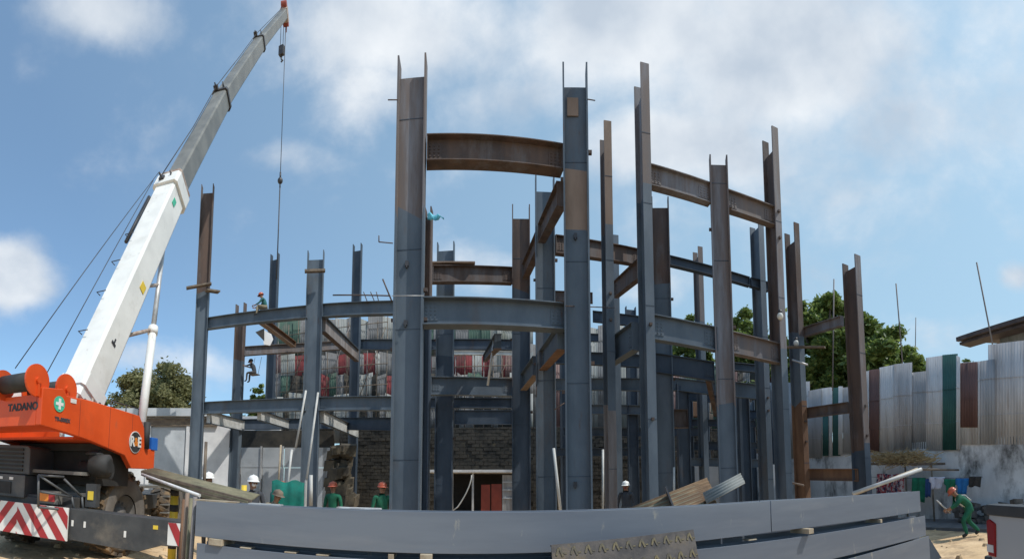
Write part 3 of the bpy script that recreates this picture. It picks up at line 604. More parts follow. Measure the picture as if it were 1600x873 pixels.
# bundle of rusty sheets rising right behind the stack
a_, b_ = P(962, 797, 8.3), P(1098, 748, 8.6); X = (b_-a_).normalized(); Yd = V((-.05, -.75, -.55))
for i in range(6):
    corr('corrugated_sheet', a_+UP*(.02*i-.16)+V((random.uniform(-.05, .05), .03*i, 0)), X+V((0, 0, .012*(i-3))), Yd, (b_-a_).length+random.uniform(-.1, .15), .62, 6, .022, 'rustsheet' if i % 3 else 'oldsheet',
         ['lowest', 'second lowest', 'third lowest', 'third from the top', 'second from the top', 'topmost'][i]+' rusty corrugated sheet in the bundle rising behind the stack', 'roof sheet', 'rusty corrugated sheets in the bundle behind the stack')
mb = MB(); F = (a_, X, Yd.normalized(), X.cross(Yd.normalized())); mb.frame(F, 1.0, 1.03, -.02, .66, -.12, .14); tag(mb.build('strap', 'cable'), 'dark strap tied round the rusty sheet bundle', 'strap')
a_, b_ = P(1098, 772, 8.2), P(1157, 741, 8.5)
corr('corrugated_sheet', a_+V((0, 0, .02)), b_-a_, (-.12, -.8, -.62), (b_-a_).length, .30, 4, .022, 'bwhite', 'pale corrugated sheet sticking out right of the rusty bundle', 'roof sheet')
# olive sheets slanting down at the left
for i in range(4):
    a_, b_ = P(222+4*i, 735+5*i, 8.6), P(394-6*i, 781+2*i, 7.0); X = (b_-a_).normalized()
    corr('corrugated_sheet', a_, X, (-.35, .9, .12-.05*i), (b_-a_).length, .6, 6, .016, 'oldsheet',
         ['topmost', 'second', 'third', 'lowest'][i]+' of the olive brown sheets sloping from the crane to the stack', 'roof sheet', 'olive brown sheets sloping from the crane to the stack')
    mb = MB(); Fx = (a_, X, V((-X.y, X.x, 0)).normalized(), UP); mb.frame(Fx, 0, (b_-a_).length, -.03, -.005, -.05, .0); tag(mb.build('angle_bar', 'oldsheet' if i % 2 else 'darkwood'), ['topmost', 'second', 'third', 'lowest'][i]+' narrow bar along the front edge of the olive sheets', 'bar', 'bars along the olive brown sheets')
loose_tube('steel_pipe', (222, 741, 8.2), (312, 774, 7.0), .03, 'sheetwhite', 'white pipe sloping below the olive brown sheets', 'pipe')
# slanting light pipes over the right end of the stack
for i in range(2):
    loose_tube('steel_pipe', (1332+4*i, 771, 11.2+.25*i), (1440-6*i, 733, 11.8+.25*i), .055, 'wood' if i else 'pole', ['pale grey pipe slanting up over the right end of the stack', 'tan pole lying alongside the pale grey slanting pipe'][i], 'pipe')
loose_tube('steel_pipe', (1440, 733, 11.9), (1498, 734, 12.9), .03, 'darkwood', 'dark horizontal pole above the hanging laundry', 'pole')

# ================================================================= WALLS AND FENCES AROUND
def wallbox(name, a, b, z0, z1, th, m_, parent=None, taper=0):
    a, b = V((a[0], a[1], 0)), V((b[0], b[1], 0)); X = (b-a).normalized(); Y = V((-X.y, X.x, 0)); mb = MB()
    n = max(2, int((b-a).length/.5)); k = max(2, int((z1-z0)/.5))
    F = (a, X, Y, UP); L = (b-a).length; mb.frame(F, 0, L, -th/2, th/2, z0, z1)
    return mb.build(name, m_, parent)
WA, WB = (12.7, 5.8), (14.4, 20.5)         # right boundary
mb = MB(); a_, b_ = V((12.2, 1.5, -.2)), V((15.2, 27.5, -.2)); X = (b_-a_).normalized(); Y = V((-X.y, X.x, 0))*.14
mb.hexa([a_-Y, b_-Y, b_+Y, a_+Y]+[V((p.x, p.y, z)) for p, z in ((a_-Y, 2.45), (b_-Y, 3.55), (b_+Y, 3.55), (a_+Y, 2.45))]); rw = mb.build('concrete_wall', 'conc'); tag(rw, 'stained grey concrete wall under the sheet fence on the right', 'wall')
rw2 = rw
fence = thing('sheet_fence', (13.4, 12, 2.36), 'tall patchwork fence of grey, brown and green corrugated sheets on the right concrete wall', 'fence')
def fsheet(x0, x1, yt0, yt1, yb, m_, par, A, Bq, off=0, lab=None, dens=9, minz=None):
    p = [on_plane(x0, yb, A, Bq), on_plane(x1, yb, A, Bq), on_plane(x1, yt1, A, Bq), on_plane(x0, yt0, A, Bq)]
    X = (p[1]-p[0]); X.z = 0; X.normalize(); n = V((-X.y, X.x, 0))
    if n.dot(p[0]) > 0: n = -n
    p = [q+n*off for q in p]
    if minz is not None:
        p[0].z = min(p[0].z, minz); p[1].z = min(p[1].z, minz); p[0].x, p[0].y = p[3].x, p[3].y; p[1].x, p[1].y = p[2].x, p[2].y
    Wd = (p[1]-p[0]).length; mb = MB(); mb.sheet(p[0], p[1], p[2], p[3], n, max(1, Wd*dens/1.0), .010, 0, .005, 5)
    hh = p[3].z-p[0].z; k_ = int(hh/1.15)
    for q_ in range(1, k_+1):
        tq = (q_*1.15-.2)/hh
        if tq < .97: u0, u1 = p[0].lerp(p[3], tq), p[1].lerp(p[2], tq); mb.obox((u0+u1)/2+n*.012, (u1-u0)/2, n*.006, UP*.012)
    o = mb.build('sheet', m_, par)
    if lab: o['label'] = lab
    return o
R = [(1200, 1256, 598, 598, 716, 'zincdark', .02, None), (1548, 1606, 540, 533, 694, 'zinc', 0, 'large grey sheet at the right edge'), (1533, 1560, 566, 562, 694, 'zincdark', .03, None), (1505, 1536, 568, 566, 694, 'sheetwhite', .05, 'whitish sheet below the brown one'), (1506, 1534, 569, 567, 668, 'sheetbrown', .09, 'brown panel'),
     (1502, 1508, 557, 560, 702, 'sheetwhite', .12, None), (1479, 1503, 556, 554, 703, 'sheetgreen', .07, 'narrow dark green sheet'), (1452, 1482, 560, 556, 703, 'sheetwhite', .03, None), (1428, 1454, 583, 580, 701, 'zincdark', .0, None),
     (1402, 1431, 570, 567, 703, 'zinc', .04, None), (1379, 1405, 575, 570, 705, 'sheetwhite', .02, None), (1363, 1380, 579, 577, 706, 'sheetbrown', .06, 'narrow brown sheet'), (1359, 1365, 581, 580, 707, 'sheetwhite', .09, None),
     (1338, 1361, 600, 590, 708, 'zinc', .0, None), (1322, 1340, 606, 604, 709, 'zincdark', .03, None), (1316, 1323, 604, 604, 710, 'sheetwhite', .07, None), (1306, 1318, 606, 606, 712, 'sheetgreen', .03, None), (1302, 1307, 606, 606, 712, 'sheetwhite', .08, None),
     (1288, 1303, 607, 605, 713, 'sheetwhite', .0, None), (1291, 1300, 640, 640, 712, 'sheetgreen', .06, None), (1268, 1289, 611, 607, 715, 'zincdark', .04, None), (1254, 1269, 597, 596, 716, 'zinc', .0, None)]
for (x0, x1, a, b, c, m_, off, lab) in R: fsheet(x0, x1, a, b, c, m_, fence, WA, WB, off+.15, lab)
mb = MB()
for z in (2.5, 3.9, 5.0): mb.tube([V((WA[0]+.1, WA[1], z)), V((WB[0]+.1, WB[1], z))], .03, 5)
mb.build('rail', 'darkwood', fence)

# back retaining wall of dark masonry with coursing
def masonry(name, a, b, z0, z1, lab, bh=.22, bl=.5, m_='stone', th=.4):
    a, b = V((a[0], a[1], 0)), V((b[0], b[1], 0)); X = (b-a).normalized(); Y = V((-X.y, X.x, 0)); L = (b-a).length; mb = MB(); F = (a, X, Y, UP)
    mb.frame(F, 0, L, .03, th, z0, z1); z = z0; r_ = 0
    while z < z1-.05:
        x = -bl*.5*(r_ % 2)
        while x < L:
            x0, x1 = max(0, x+.015), min(L, x+bl-.015); h = min(bh, z1-z)
            if x1 > x0+.05: o_ = random.uniform(-.025, .03); mb.frame(F, x0, x1, -o_-.01, .03, z+.012, z+h-.01)
            x += bl
        z += bh; r_ += 1
    o = mb.build(name, m_); tag(o, lab, 'wall'); return o
masonry('stone_wall', (-11.2, 27.5), (18.2, 26.0), -.2, 5.2, 'dark damp masonry retaining wall at the back of the site', th=1.9)
BA, BB = (-11.2, 28.8), (14.2, 27.3)
bf = thing('sheet_fence', (0, 28, 5.2), 'patched red, white and green sheet fence on top of the dark back wall', 'fence')
random.seed(11)
def patch(x0, x1, yt, yb, cols, off, rnd=True, w0=9, w1=26):
    x = x0
    while x < x1:
        w_ = random.uniform(w0, w1); m_ = random.choice(cols); fsheet(x, min(x1+3, x+w_+1.5), yt+random.uniform(-5, 6), yt+random.uniform(-5, 6), yb+random.uniform(0, 8), m_, bf, BA, BB, off+random.uniform(0, .08), dens=6); x += w_
patch(432, 830, 499, 560, ['bwhite', 'bgrey', 'bwhite', 'bwhite', 'bgreen', 'bgrey'], .2, w0=7, w1=30)
patch(432, 830, 553, 600, ['bred', 'bred', 'bgrey', 'bred', 'sheetbrown', 'bwhite'], .34, w0=5, w1=22)
patch(432, 830, 588, 640, ['bgrey', 'bgreen', 'bgrey', 'bwhite', 'bred', 'stone'], .5, w0=5, w1=18)
patch(432, 830, 620, 690, ['stone', 'bgrey', 'stone', 'bwhite', 'stone'], .6, w0=8, w1=30)
patch(826, 925, 540, 690, ['bgrey', 'stone', 'bgrey', 'sheetbrown'], .3)
patch(920, 1000, 512, 690, ['bwhite', 'bgrey', 'bwhite'], .3, w0=6, w1=16)
patch(1000, 1235, 578, 690, ['bgrey', 'stone', 'bgreen', 'bgrey', 'sheetbrown', 'bwhite'], .3, w0=5, w1=20)
mb = MB()
for z in (6.2, 8.5, 10.2): mb.tube([V((-11, 29.1, z)), V((7.5, 27.9, z))], .05, 5)
mb.build('rail', 'darkwood', bf)
for (x0, x1, y0, y1, dd, nx_, lab) in ((436, 606, 500, 622, 27.2, 11, 'thin tube scaffold in front of the red sheets behind the left wing'), (668, 800, 545, 620, 24.5, 9, 'thin tube scaffold behind the middle bay'), (1045, 1205, 600, 720, 22.8, 10, 'tube scaffold behind the right bays')):
    sc_ = thing('scaffold', P((x0+x1)/2, 790, dd)*1, lab, 'scaffold'); random.seed(x0)
    hi = dd > 24; SCA, SCB = ((-11.2, 27.8), (18.2, 26.3)) if hi else ((1.2, 23.4), (16.6, 22.6))
    G = lambda x, y, k=0: on_plane(x, y, (SCA[0], SCA[1]-k), (SCB[0], SCB[1]-k))
    zb = 5.2 if hi else 0
    for i in range(nx_+1):
        x = x0+(x1-x0)*i/nx_; tb = MB(); q0 = G(x, y0+random.uniform(-8, 12)); tb.tube([V((q0.x, q0.y, zb)), q0], .03, 5); tb.build('upright', 'darkwood' if i % 3 else 'worn', sc_)
    for j in range(4):
        y = y0+(y1-y0)*(j+.5)/4; tb = MB(); a_, b_ = G(x0, y, .05), G(x1, y, .05); zz = (a_.z+b_.z)/2; tb.tube([V((a_.x, a_.y, zz)), V((b_.x, b_.y, zz))], .03, 5); tb.build('ledger', 'darkwood', sc_)
    for j in range(3):
        x = x0+(x1-x0)*(j+.2)/3; tb = MB(); tb.tube([G(x, y1, .1), G(x+(x1-x0)/4, y0+10, .1)], .025, 5); tb.build('brace', 'worn' if j == 1 else 'darkwood', sc_)
# grey shed and white wall at the left
sh = thing('shed', (-17.5, 21.5, 0), 'low whitish shed with a flat grey roof edge behind the crane', 'shed')
SA, SB = (-22.5, 14.2), (-11.3, 23.8)
def wp(px, py): return on_plane(px, py, SA, SB)
def wall_patch(name, x0, x1, y0, y1, m_, par, th=.2, off=0, A=SA, Bq=SB, z0=None, lab=None):
    a = on_plane(x0, y1, A, Bq); b = on_plane(x1, y1, A, Bq); c = on_plane(x1, y0, A, Bq); dd = on_plane(x0, y0, A, Bq); X = (b-a); X.z = 0; X.normalize(); n = V((-X.y, X.x, 0)); n = n if n.dot(a) < 0 else -n
    if z0 is not None: a.z = b.z = z0
    a.x, a.y = dd.x, dd.y; b.x, b.y = c.x, c.y
    mb = MB(); q = [a+n*off, b+n*off, b+n*(off-th), a+n*(off-th), dd+n*off, c+n*off, c+n*(off-th), dd+n*(off-th)]; mb.hexa(q); o = mb.build(name, m_, par)
    if lab and par is None: o['label'] = lab
    return o
wall_patch('wall', 150, 360, 650, 800, 'whiteplaster', sh, .3, 0, z0=-.2)
wall_patch('roof_edge', 146, 335, 640, 652, 'panelgrey', sh, 1.2, .5)
wall_patch('beam', 150, 340, 655, 666, 'darkwood', sh, .2, .21)
wall_patch('roller_door', 236, 290, 668, 790, 'panelgrey', sh, .05, .06, z0=0)
for x in (232, 292): wall_patch('post', x, x+5, 655, 800, 'whiteplaster', sh, .12, .18, z0=-.1)
# grey panel hoarding in the left wing
HA, HB = (-12.6, 23.8), (-7.2, 24.6)
hd = thing('panel_hoarding', (-10, 24, 0), 'pale grey panel hoarding standing behind the men in white hats', 'hoarding')
for x in (340, 376, 410, 444, 478, 504):
    for (t, b) in ((699, 730), (731, 800)):
        wall_patch('panel', x+.8, min(x+33, 519), t, b, 'panelgrey', hd, .05, 0, HA, HB, z0=0 if b == 800 else None)
for x in (341, 375, 409, 443, 477, 518): wall_patch('post', x-1.2, x+1.2, 697, 800, 'steel', hd, .06, .08, HA, HB, z0=-.1)
w2 = wall_patch('concrete_wall', 300, 432, 648, 800, 'whiteplaster', None, .3, -.6, HA, HB, z0=-.2); tag(w2, 'pale plastered wall rising behind the grey panel hoarding', 'wall')
w3 = wall_patch('masonry_panel', 330, 520, 672, 700, 'stone', None, .25, -.2, HA, HB); tag(w3, 'dark strip of masonry above the grey panel hoarding', 'wall')
# broken stump of rough wall between hoarding and the middle
mb = MB(); random.seed(5)
for i in range(60):
    px = random.uniform(520, 546); py = random.uniform(700, 795); q = P(px, py, 22+random.uniform(-.4, .4)); s = random.uniform(.15, .4); a = random.random()*3
    mb.obox(q, V((cos(a), sin(a), .2))*s, V((-sin(a), cos(a), 0))*s, V((.1, 0, 1))*s*.7)
tag(mb.build('rubble_pier', mat('broken_masonry', (.04, .035, .028), (.12, .10, .07), 1.6, .95, bump=.6)), 'rough broken masonry pier behind the left wing', 'masonry pier')
# low block of a site office in the middle bay
off = thing('site_shed', (-.8, 21.5, 0), 'low open fronted store with red doors in the middle bay', 'shed')
OA, OB = (-5, 21.5), (5, 21.5)
wall_patch('roof_slab', 667, 812, 734, 738, 'whiteplaster', off, 3.0, .5, OA, OB)
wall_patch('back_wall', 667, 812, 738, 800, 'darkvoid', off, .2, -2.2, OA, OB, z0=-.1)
for x in (668, 706, 738, 800): wall_patch('post', x, x+3, 738, 800, 'steel', off, .12, .2, OA, OB, z0=-.1)
wall_patch('door', 752, 766, 757, 800, 'reddoor', off, .05, .1, OA, OB, z0=0); wall_patch('door', 768, 784, 756, 800, 'reddoor', off, .05, .12, OA, OB, z0=0)
wall_patch('cabinet', 785, 801, 742, 800, 'zincdark', off, .4, .1, OA, OB, z0=0)
for y in (752, 764, 777): wall_patch('shelf', 785, 802, y, y+2, 'panelgrey', off, .4, .16, OA, OB)
# curved hose in the shed
mb = MB(); pts = [P(735+2-22*t**1.6, 742+50*t, 20.5) for t in [i/8 for i in range(9)]]+[P(708, 797, 20.5)]; mb.tube(pts, .03, 6); tag(mb.build('hose', 'pole'), 'pale hose hanging in a curve in the open store', 'hose')
# clutter at the right bay: low wall, cabinet, crates
RA, RB = (4.0, 20.5), (13.5, 19.5)
w4 = wall_patch('block_wall', 1060, 1170, 728, 800, 'whiteplaster', None, .2, 0, RA, RB, z0=-.1); tag(w4, 'low pale block wall seen between the right hand columns', 'wall')
w5 = wall_patch('cabinet', 1150, 1182, 731, 800, 'panelgrey', None, .5, 3.6, RA, RB, z0=0); tag(w5, 'pale grey cabinet standing behind the pale corrugated sheet', 'cabinet')
masonry('stone_wall', (1.2, 25.4), (16.6, 24.2), -.2, 3.3, 'stepped lower dark masonry wall behind the right bays')
random.seed(21)
for i, (px, py, s, m_, lab) in enumerate([(1087, 640, .5, 'rustorange', 'orange brown board hung between the right columns'), (1103, 655, .35, 'darkwood', 'dark crate on the back wall between right columns'), (1165, 640, .45, 'zinc', 'grey metal box on the back wall at right')]):
    q = P(px, py, 24.2); mb = MB(); mb.obox(q, (s, 0, 0), (0, .2, 0), (0, 0, s*.8)); tag(mb.build('crate', m_, bevel=.02), lab, 'crate')
# green mesh sheet behind stack
mb = MB(); p0, p1 = P(425, 751, 10.2), P(476, 752, 10.2); n = 14; vs = []
for i in range(n+1):
    for j in range(5): t = i/n; q = p0.lerp(p1, t); vs.append(V((q.x, q.y+.02*sin(i*1.3)+.008*j*sin(i*.9), q.z-(j/4)*q.z+.03*sin(i*.8)*(j == 0))))
mb.add(vs, [(i*5+j, i*5+5+j, i*5+6+j, i*5+1+j) for i in range(n) for j in range(4)], 0, True); o = mb.build('mesh_sheet', 'teal'); o.modifiers.new('s', 'SOLIDIFY').thickness = .01; tag(o, 'green mesh sheet hung behind the stack beside the left wing', 'mesh sheet')
mb = MB(); q = P(478, 757, 10.2); mb.frame((V((q.x, q.y, 0)), V((1, 0, 0)), V((0, 1, 0)), UP), -.02, .02, -.02, .02, 0, q.z+.1); 
tag(mb.build('stake', 'pole'), 'short stake holding the right edge of the green mesh sheet', 'stake')
# house with tiled eave at the far right
hs = thing('house', (18.5, 8.5, 0), 'house with a brown overhanging eave beyond the right fence', 'house')
HP = (16.2, 7.0); e0, e1 = P(1497, 530, 19.5), P(1612, 510, 17.2)
X = (e1-e0); X.z = 0; X.normalize(); n = V((-X.y, X.x, 0)); n = n if n.dot(e0) > 0 else -n
mb = MB(); z0 = e0.z
F = (V((e0.x, e0.y, z0)), X, n, UP); mb.hexa([F[0]+X*0+n*0-UP*.1, F[0]+X*8-UP*.1, F[0]+X*8+n*4+UP*.5, F[0]+n*4+UP*.5, F[0]+UP*.12, F[0]+X*8+UP*.12, F[0]+X*8+n*4+UP*.7, F[0]+n*4+UP*.7]); mb.build('roof', 'roofbrown', hs)
mb = MB(); mb.frame(F, .02, 8, -.16, 0, -.12, .05); mb.build('gutter', 'roofbrown', hs)
mb = MB(); mb.frame(F, 1.6, 8, .9, 4, -z0, -.12); mb.build('wall', 'bwhite', hs)
mb = MB(); mb.frame(F, .05, 8, .02, .72, -.26, -.15); mb.build('soffit', 'roofbrown', hs)
for k in range(3):
    mb = MB(); mb.frame(F, 2.0+2*k, 3.0+2*k, .86, .9, -1.9, -.7); wn = mb.build('window', 'glass', hs)

# ================================================================= TREES
def tree(base, H, R, seed, m_='leaf', label='', group=None, n=9000, leaf=.22, lean=0, name='tree', low=.25, flat=1.0, blobs=22):
    rnd = random.Random(seed); base = V(base); t = thing(name, base, label, 'tree', group)
    mb = MB(); top = base+V((lean, 0, H*.62)); mb.tube([base, base.lerp(top, .35)+V((.1, .05, 0)), base.lerp(top, .7)+V((-.1, 0, 0)), top], [H*.035, H*.028, H*.02, H*.01], 9)
    n = int(n*4.2); leaf *= .82; cl = []; zc = H*(.5+low*.5); hz = H*(1-low)*.5
    for i in range(int(blobs*3.2)):
        v = V((rnd.gauss(0, 1), rnd.gauss(0, 1), rnd.gauss(0, 1))).normalized()*(rnd.random()**.45); k = rnd.uniform(.13, .27)
        c = base+V((lean+v.x*R*(1-k*.8), v.y*R*(1-k*.8), zc+v.z*(hz-R*k*.75))); cl.append((c, R*k))
    for (c, r) in cl[:12]:
        s_ = base.lerp(top, rnd.uniform(.4, .95)); mb.tube([s_, s_.lerp(c, .5)+V((0, 0, .15)), c], [H*.012, H*.008, H*.003], 5)
    mb.build('trunk', 'bark', t)
    lf = MB()
    for i in range(n):
        c, r = rnd.choice(cl); v = V((rnd.gauss(0, 1), rnd.gauss(0, 1), rnd.gauss(0, 1))).normalized()*r*(rnd.random()**.4)
        v *= (1.0 if rnd.random() > .1 else rnd.uniform(1.1, 1.7)); p = c+V((v.x, v.y, v.z*.8)); a = V((rnd.gauss(0, 1), rnd.gauss(0, 1), rnd.gauss(0, .6))).normalized(); b = a.orthogonal().normalized(); b.rotate(Matrix.Rotation(rnd.random()*6.28, 3, a)); s = leaf*rnd.uniform(.5, 1.2)
        lf.add([p-a*s, p+b*s*.45, p+a*s, p-b*s*.45], [(0, 1, 2, 3)])
    lf.build('crown', m_, t)
    return t
def tr(px, ytop, d, Rpx, seed, **k):
    p = P(px, ytop, d); tree((p.x, p.y, 0), p.z, Rpx/700*d, seed, **k)
tr(246, 558, 34, 80, 3, m_='leafdry', label='olive brown bushy tree above the shed at left', low=.3, n=12000, leaf=.2, blobs=34)
tr(222, 580, 33, 30, 13, m_='leafdry', label='small olive tree left of the bushy one above the shed', low=.35, n=3500, leaf=.2)
tr(157, 612, 30, 20, 4, label='small green treetop just right of the crane boom foot', low=.4, n=2500, leaf=.17)
tr(404, 594, 36, 22, 5, label='small green tree seen under the left wing', low=.4, n=3000, leaf=.18)
tr(370, 606, 38, 20, 25, label='low green shrub tree left of the one under the left wing', low=.4, n=2000, leaf=.18)
tr(1280, 438, 27, 72, 6, label='tall dark green tree between the two right columns', low=.2, n=16000, leaf=.26, blobs=36)
tr(1380, 503, 25, 74, 7, label='broad dense green tree right of the outermost column', low=.2, n=16000, leaf=.26, blobs=40)
tr(1330, 474, 28, 76, 27, label='dense green tree behind the outermost right column', low=.2, n=14000, leaf=.26, blobs=36)
tr(1158, 482, 33, 55, 8, label='loose light green tree seen through the right bays', low=.3, n=9000, leaf=.22)
tr(1078, 480, 35, 50, 9, label='thin feathery light green tree left of the loose one in the right bays', low=.35, n=4500, leaf=.22)
tr(1215, 505, 34, 30, 10, label='light green tree behind the tall dark brown column', low=.3, n=3500, leaf=.22)
tr(1594, 493, 40, 16, 11, label='treetop peeping over the eave at the far right', low=.4, n=1600, leaf=.22)
tr(1510, 551, 34, 22, 12, label='low dark treetop over the green fence sheet', low=.4, n=2000, leaf=.2)

# ================================================================= LAUNDRY by the right wall
LA, LB = (11.7, 6.5), (12.6, 15.5)
def lp(px, py): return on_plane(px, py, LA, LB)
mb = MB(); pts = [lp(1362+i*(1535-1362)/12, 745+2.5*sin(pi*i/12)) for i in range(13)]; mb.tube(pts, .008, 5); tag(mb.build('clothesline', 'cable'), 'sagging dark clothesline along the right wall', 'clothesline')
def cloth(x0, x1, y0, y1, m_, lab, cat='laundry', shirt=False):
    n, k = 8, 6; vs = []
    for j in range(k+1):
        for i in range(n+1):
            xx = x0+(x1-x0)*i/n; t = j/k
            if not shirt and j == k: yy = y1+1.2*sin(i*1.1)
            else: yy = y0+(y1-y0)*t
            if shirt and t > .35: xx = x0+(x1-x0)*(.18+.64*i/n)
            q = lp(xx, yy); vs.append(q+V((-.04*sin(i*1.4+j*.3)-.02, 0, 0)))
    mb = MB(); mb.add(vs, [(j*(n+1)+i, j*(n+1)+i+1, (j+1)*(n+1)+i+1, (j+1)*(n+1)+i) for j in range(k) for i in range(n)], 0, True)
    o = mb.build('cloth', m_); o.modifiers.new('s', 'SOLIDIFY').thickness = .008; tag(o, lab, cat, 'laundry on the line'); return o
cloth(1371, 1386, 740, 772, 'clothpat', 'dark red and navy printed cloth, leftmost on the line'); cloth(1387, 1399, 741, 775, 'clothpat', 'red and white printed cloth second from the left on the line'); cloth(1400, 1413, 740, 778, 'clothpat', 'red striped cloth third from the left on the line')
cloth(1426, 1446, 746, 784, 'clothgreen', 'dark green long cloth hanging left of the white one'); cloth(1447, 1455, 748, 776, 'shirtblue', 'narrow navy cloth between dark green and white')
cloth(1452, 1476, 745, 764, 'clothwhite', 'white shirt with a faint print on the clothesline', 'shirt', True); cloth(1476, 1496, 748, 769, 'clothgreen', 'green shirt right of the white one', 'shirt', True)
cloth(1494, 1515, 747, 772, 'clothblue', 'bright blue shirt on the clothesline', 'shirt', True); cloth(1515, 1533, 744, 760, 'clothdark', 'dark grey cloth at the right end of the line')
# dry thatch heap on the wall ledge and rough plants at its foot
th_ = MB(); random.seed(31)
for i in range(900):
    q = lp(random.gauss(1405, 20), 716+random.gauss(0, 4)); a = V((random.gauss(0, .6), random.gauss(0, 1), random.gauss(0, .35))).normalized()*random.uniform(.1, .35); b = V((0, 0, .012))
    th_.add([q-a-b, q+a-b, q+a+b, q-a+b], [(0, 1, 2, 3)])
tag(th_.build('dry_brush', 'dryleaf'), 'tangle of dry brush heaped on a ledge above the laundry', 'dry brush', kind='stuff')
mb = MB(); a_, b_ = lp(1352, 723), lp(1458, 723); mb.frame((V((a_.x, a_.y, a_.z)), (b_-a_).normalized(), V((1, 0, 0)), UP), 0, (b_-a_).length, -.1, .7, -.08, 0); lt = thing('lean_to', (a_.x, a_.y, 0), 'rough lean-to ledge on posts under the dry brush', 'lean-to'); mb.build('roof', 'darkwood', lt)
for px in (1356, 1414, 1455): q = lp(px, 723); mb = MB(); mb.tube([V((q.x, q.y, -.1)), q], .035, 6); mb.build('post', 'darkwood', lt)
# heap of dark debris at the wall foot
random.seed(33); mb = MB()
for i in range(120):
    q = lp(random.uniform(1448, 1545), 0); q.z = abs(random.gauss(0, .22)); s = random.uniform(.05, .18); a = random.random()*3; mb.obox(V((q.x+random.uniform(-.2, .6), q.y, q.z)), V((cos(a), sin(a), .1))*s, V((-sin(a), cos(a), .2))*s*.7, V((0, .1, 1))*s*.6)
tag(mb.build('debris', mat('dark_debris', (.06, .055, .05), (.16, .14, .12), 3, .95)), 'low heap of dark debris along the foot of the right wall', 'debris', kind='stuff')

# ================================================================= CRANE
crane = thing('mobile_crane', (-8.0, 6.0, 0), 'orange and white mobile crane with its long boom raised at the left', 'crane')
LX = V((.89, .456, 0)).normalized(); LYv = V((-LX.y, LX.x, 0)); CO = V((-6.25, 4.15, 0))
CF = (CO, LX, LYv, UP)     # carrier frame: x to the machine's right, y away from us
c = MB(); c.frame(CF, -2.55, -.35, 0.25, 9.3, .75, 1.15); c.frame(CF, -2.75, -.1, .3, .6, .55, 1.2)
c.frame(CF, -2.4, -.5, 1.2, 8.6, .55, .76); chassis = c.build('chassis', 'carrier', crane, bevel=.01)
c = MB()                                     # deck plates and the arch over the wheel
c.frame(CF, -.9, .02, .62, 1.0, 1.22, 1.28)
def slopeplate(x0, x1, pts, th=.045):
    for (y0, z0), (y1, z1) in zip(pts, pts[1:]):
        q = [CO+LX*x+LYv*y+UP*z for (x, y, z) in ((x0, y0, z0), (x1, y0, z0), (x1, y1, z1), (x0, y1, z1))]; c.hexa(q+[p+UP*th for p in q])
slopeplate(-.95, .0, [(1.15, 1.28), (1.45, 1.66), (1.62, 1.69), (2.75, 1.69), (2.9, 1.66), (3.3, 1.30)])
c.build('wheel_arch', 'deck', crane)
c = MB(); c.frame(CF, -2.6, .1, 3.1, 5.2, 1.36, 1.42); c.frame(CF, -1.0, .04, .35, 1.42, 1.60, 1.66); c.build('deck_plate', 'deck', crane)
# engine hood at the back with its grille
HF = (CO+LYv*.25+LX*-2.65, LX, LYv, UP)
c = MB(); c.prism([(0, 1.55), (1.64, 1.55), (1.64, 2.03), (1.58, 2.09), (0, 2.11)], HF, 0, 2.0); hood = c.build('engine_hood', 'hood', crane, bevel=.02)
c = MB(); c.frame(HF, 0, 1.6, -.06, 1.6, 1.12, 1.54); c.build('radiator_housing', 'hood', hood, bevel=.015)
for i in range(6):
    g_ = MB(); g_.frame(HF, .12, 1.5, -.03, -.002, 1.61+.076*i, 1.65+.076*i); g_.build('grille_slat', 'black', hood)
for x in (1.0, 1.25): g_ = MB(); g_.frame(HF, x, x+.09, -.075, -.062, 1.44, 1.49); g_.build('reflector', 'stripewhite', hood)
c = MB(); c.frame(HF, .3, 1.3, -.08, -.062, 1.18, 1.40); c.build('rear_vent', 'black', hood)
t_ = MB(); t_.frame(HF, 1.641, 1.648, .95, 1.15, 1.86, 1.95); t_.build('sticker', 'stripewhite', hood)
# rear hazard plate
pl = MB(); z0, z1 = .50, 1.05; pl.frame(CF, -2.75, 0.02, -.03, 0, z0, z1); plate = pl.build('hazard_plate', 'stripewhite', crane)
def stripes(parent, F, x0, x1, y, z0, z1, wd, flip=1, name='hazard_stripe'):
    k = 0; x = x0-(z1-z0)
    while x < x1:
        poly = [(x, z0), (x+wd, z0), (x+wd+(z1-z0)*.75, z1), (x+(z1-z0)*.75, z1)] if flip > 0 else [(x+(z1-z0)*.75, z0), (x+wd+(z1-z0)*.75, z0), (x+wd, z1), (x, z1)]
        # clip horizontally
        def clip(pp, lim, sgn):
            out = []
            for i in range(len(pp)):
                a, b = pp[i], pp[(i+1) % len(pp)]; ia, ib = sgn*(a[0]-lim) >= 0, sgn*(b[0]-lim) >= 0
                if ia: out.append(a)
                if ia != ib: t = (lim-a[0])/(b[0]-a[0]); out.append((lim, a[1]+(b[1]-a[1])*t))
            return out
        poly = clip(clip(poly, x0, 1), x1, -1) if len(poly) > 2 else poly
        if len(poly) > 2: s_ = MB(); s_.prism(poly, F, y-.004, y); s_.build(name, 'stripered', parent)
        x += wd*2
stripes(plate, CF, -2.75, -1.02, -.032, z0, z1, .165, 1); stripes(plate, CF, -1.02, 0.02, -.032, z0, z1, .165, -1)
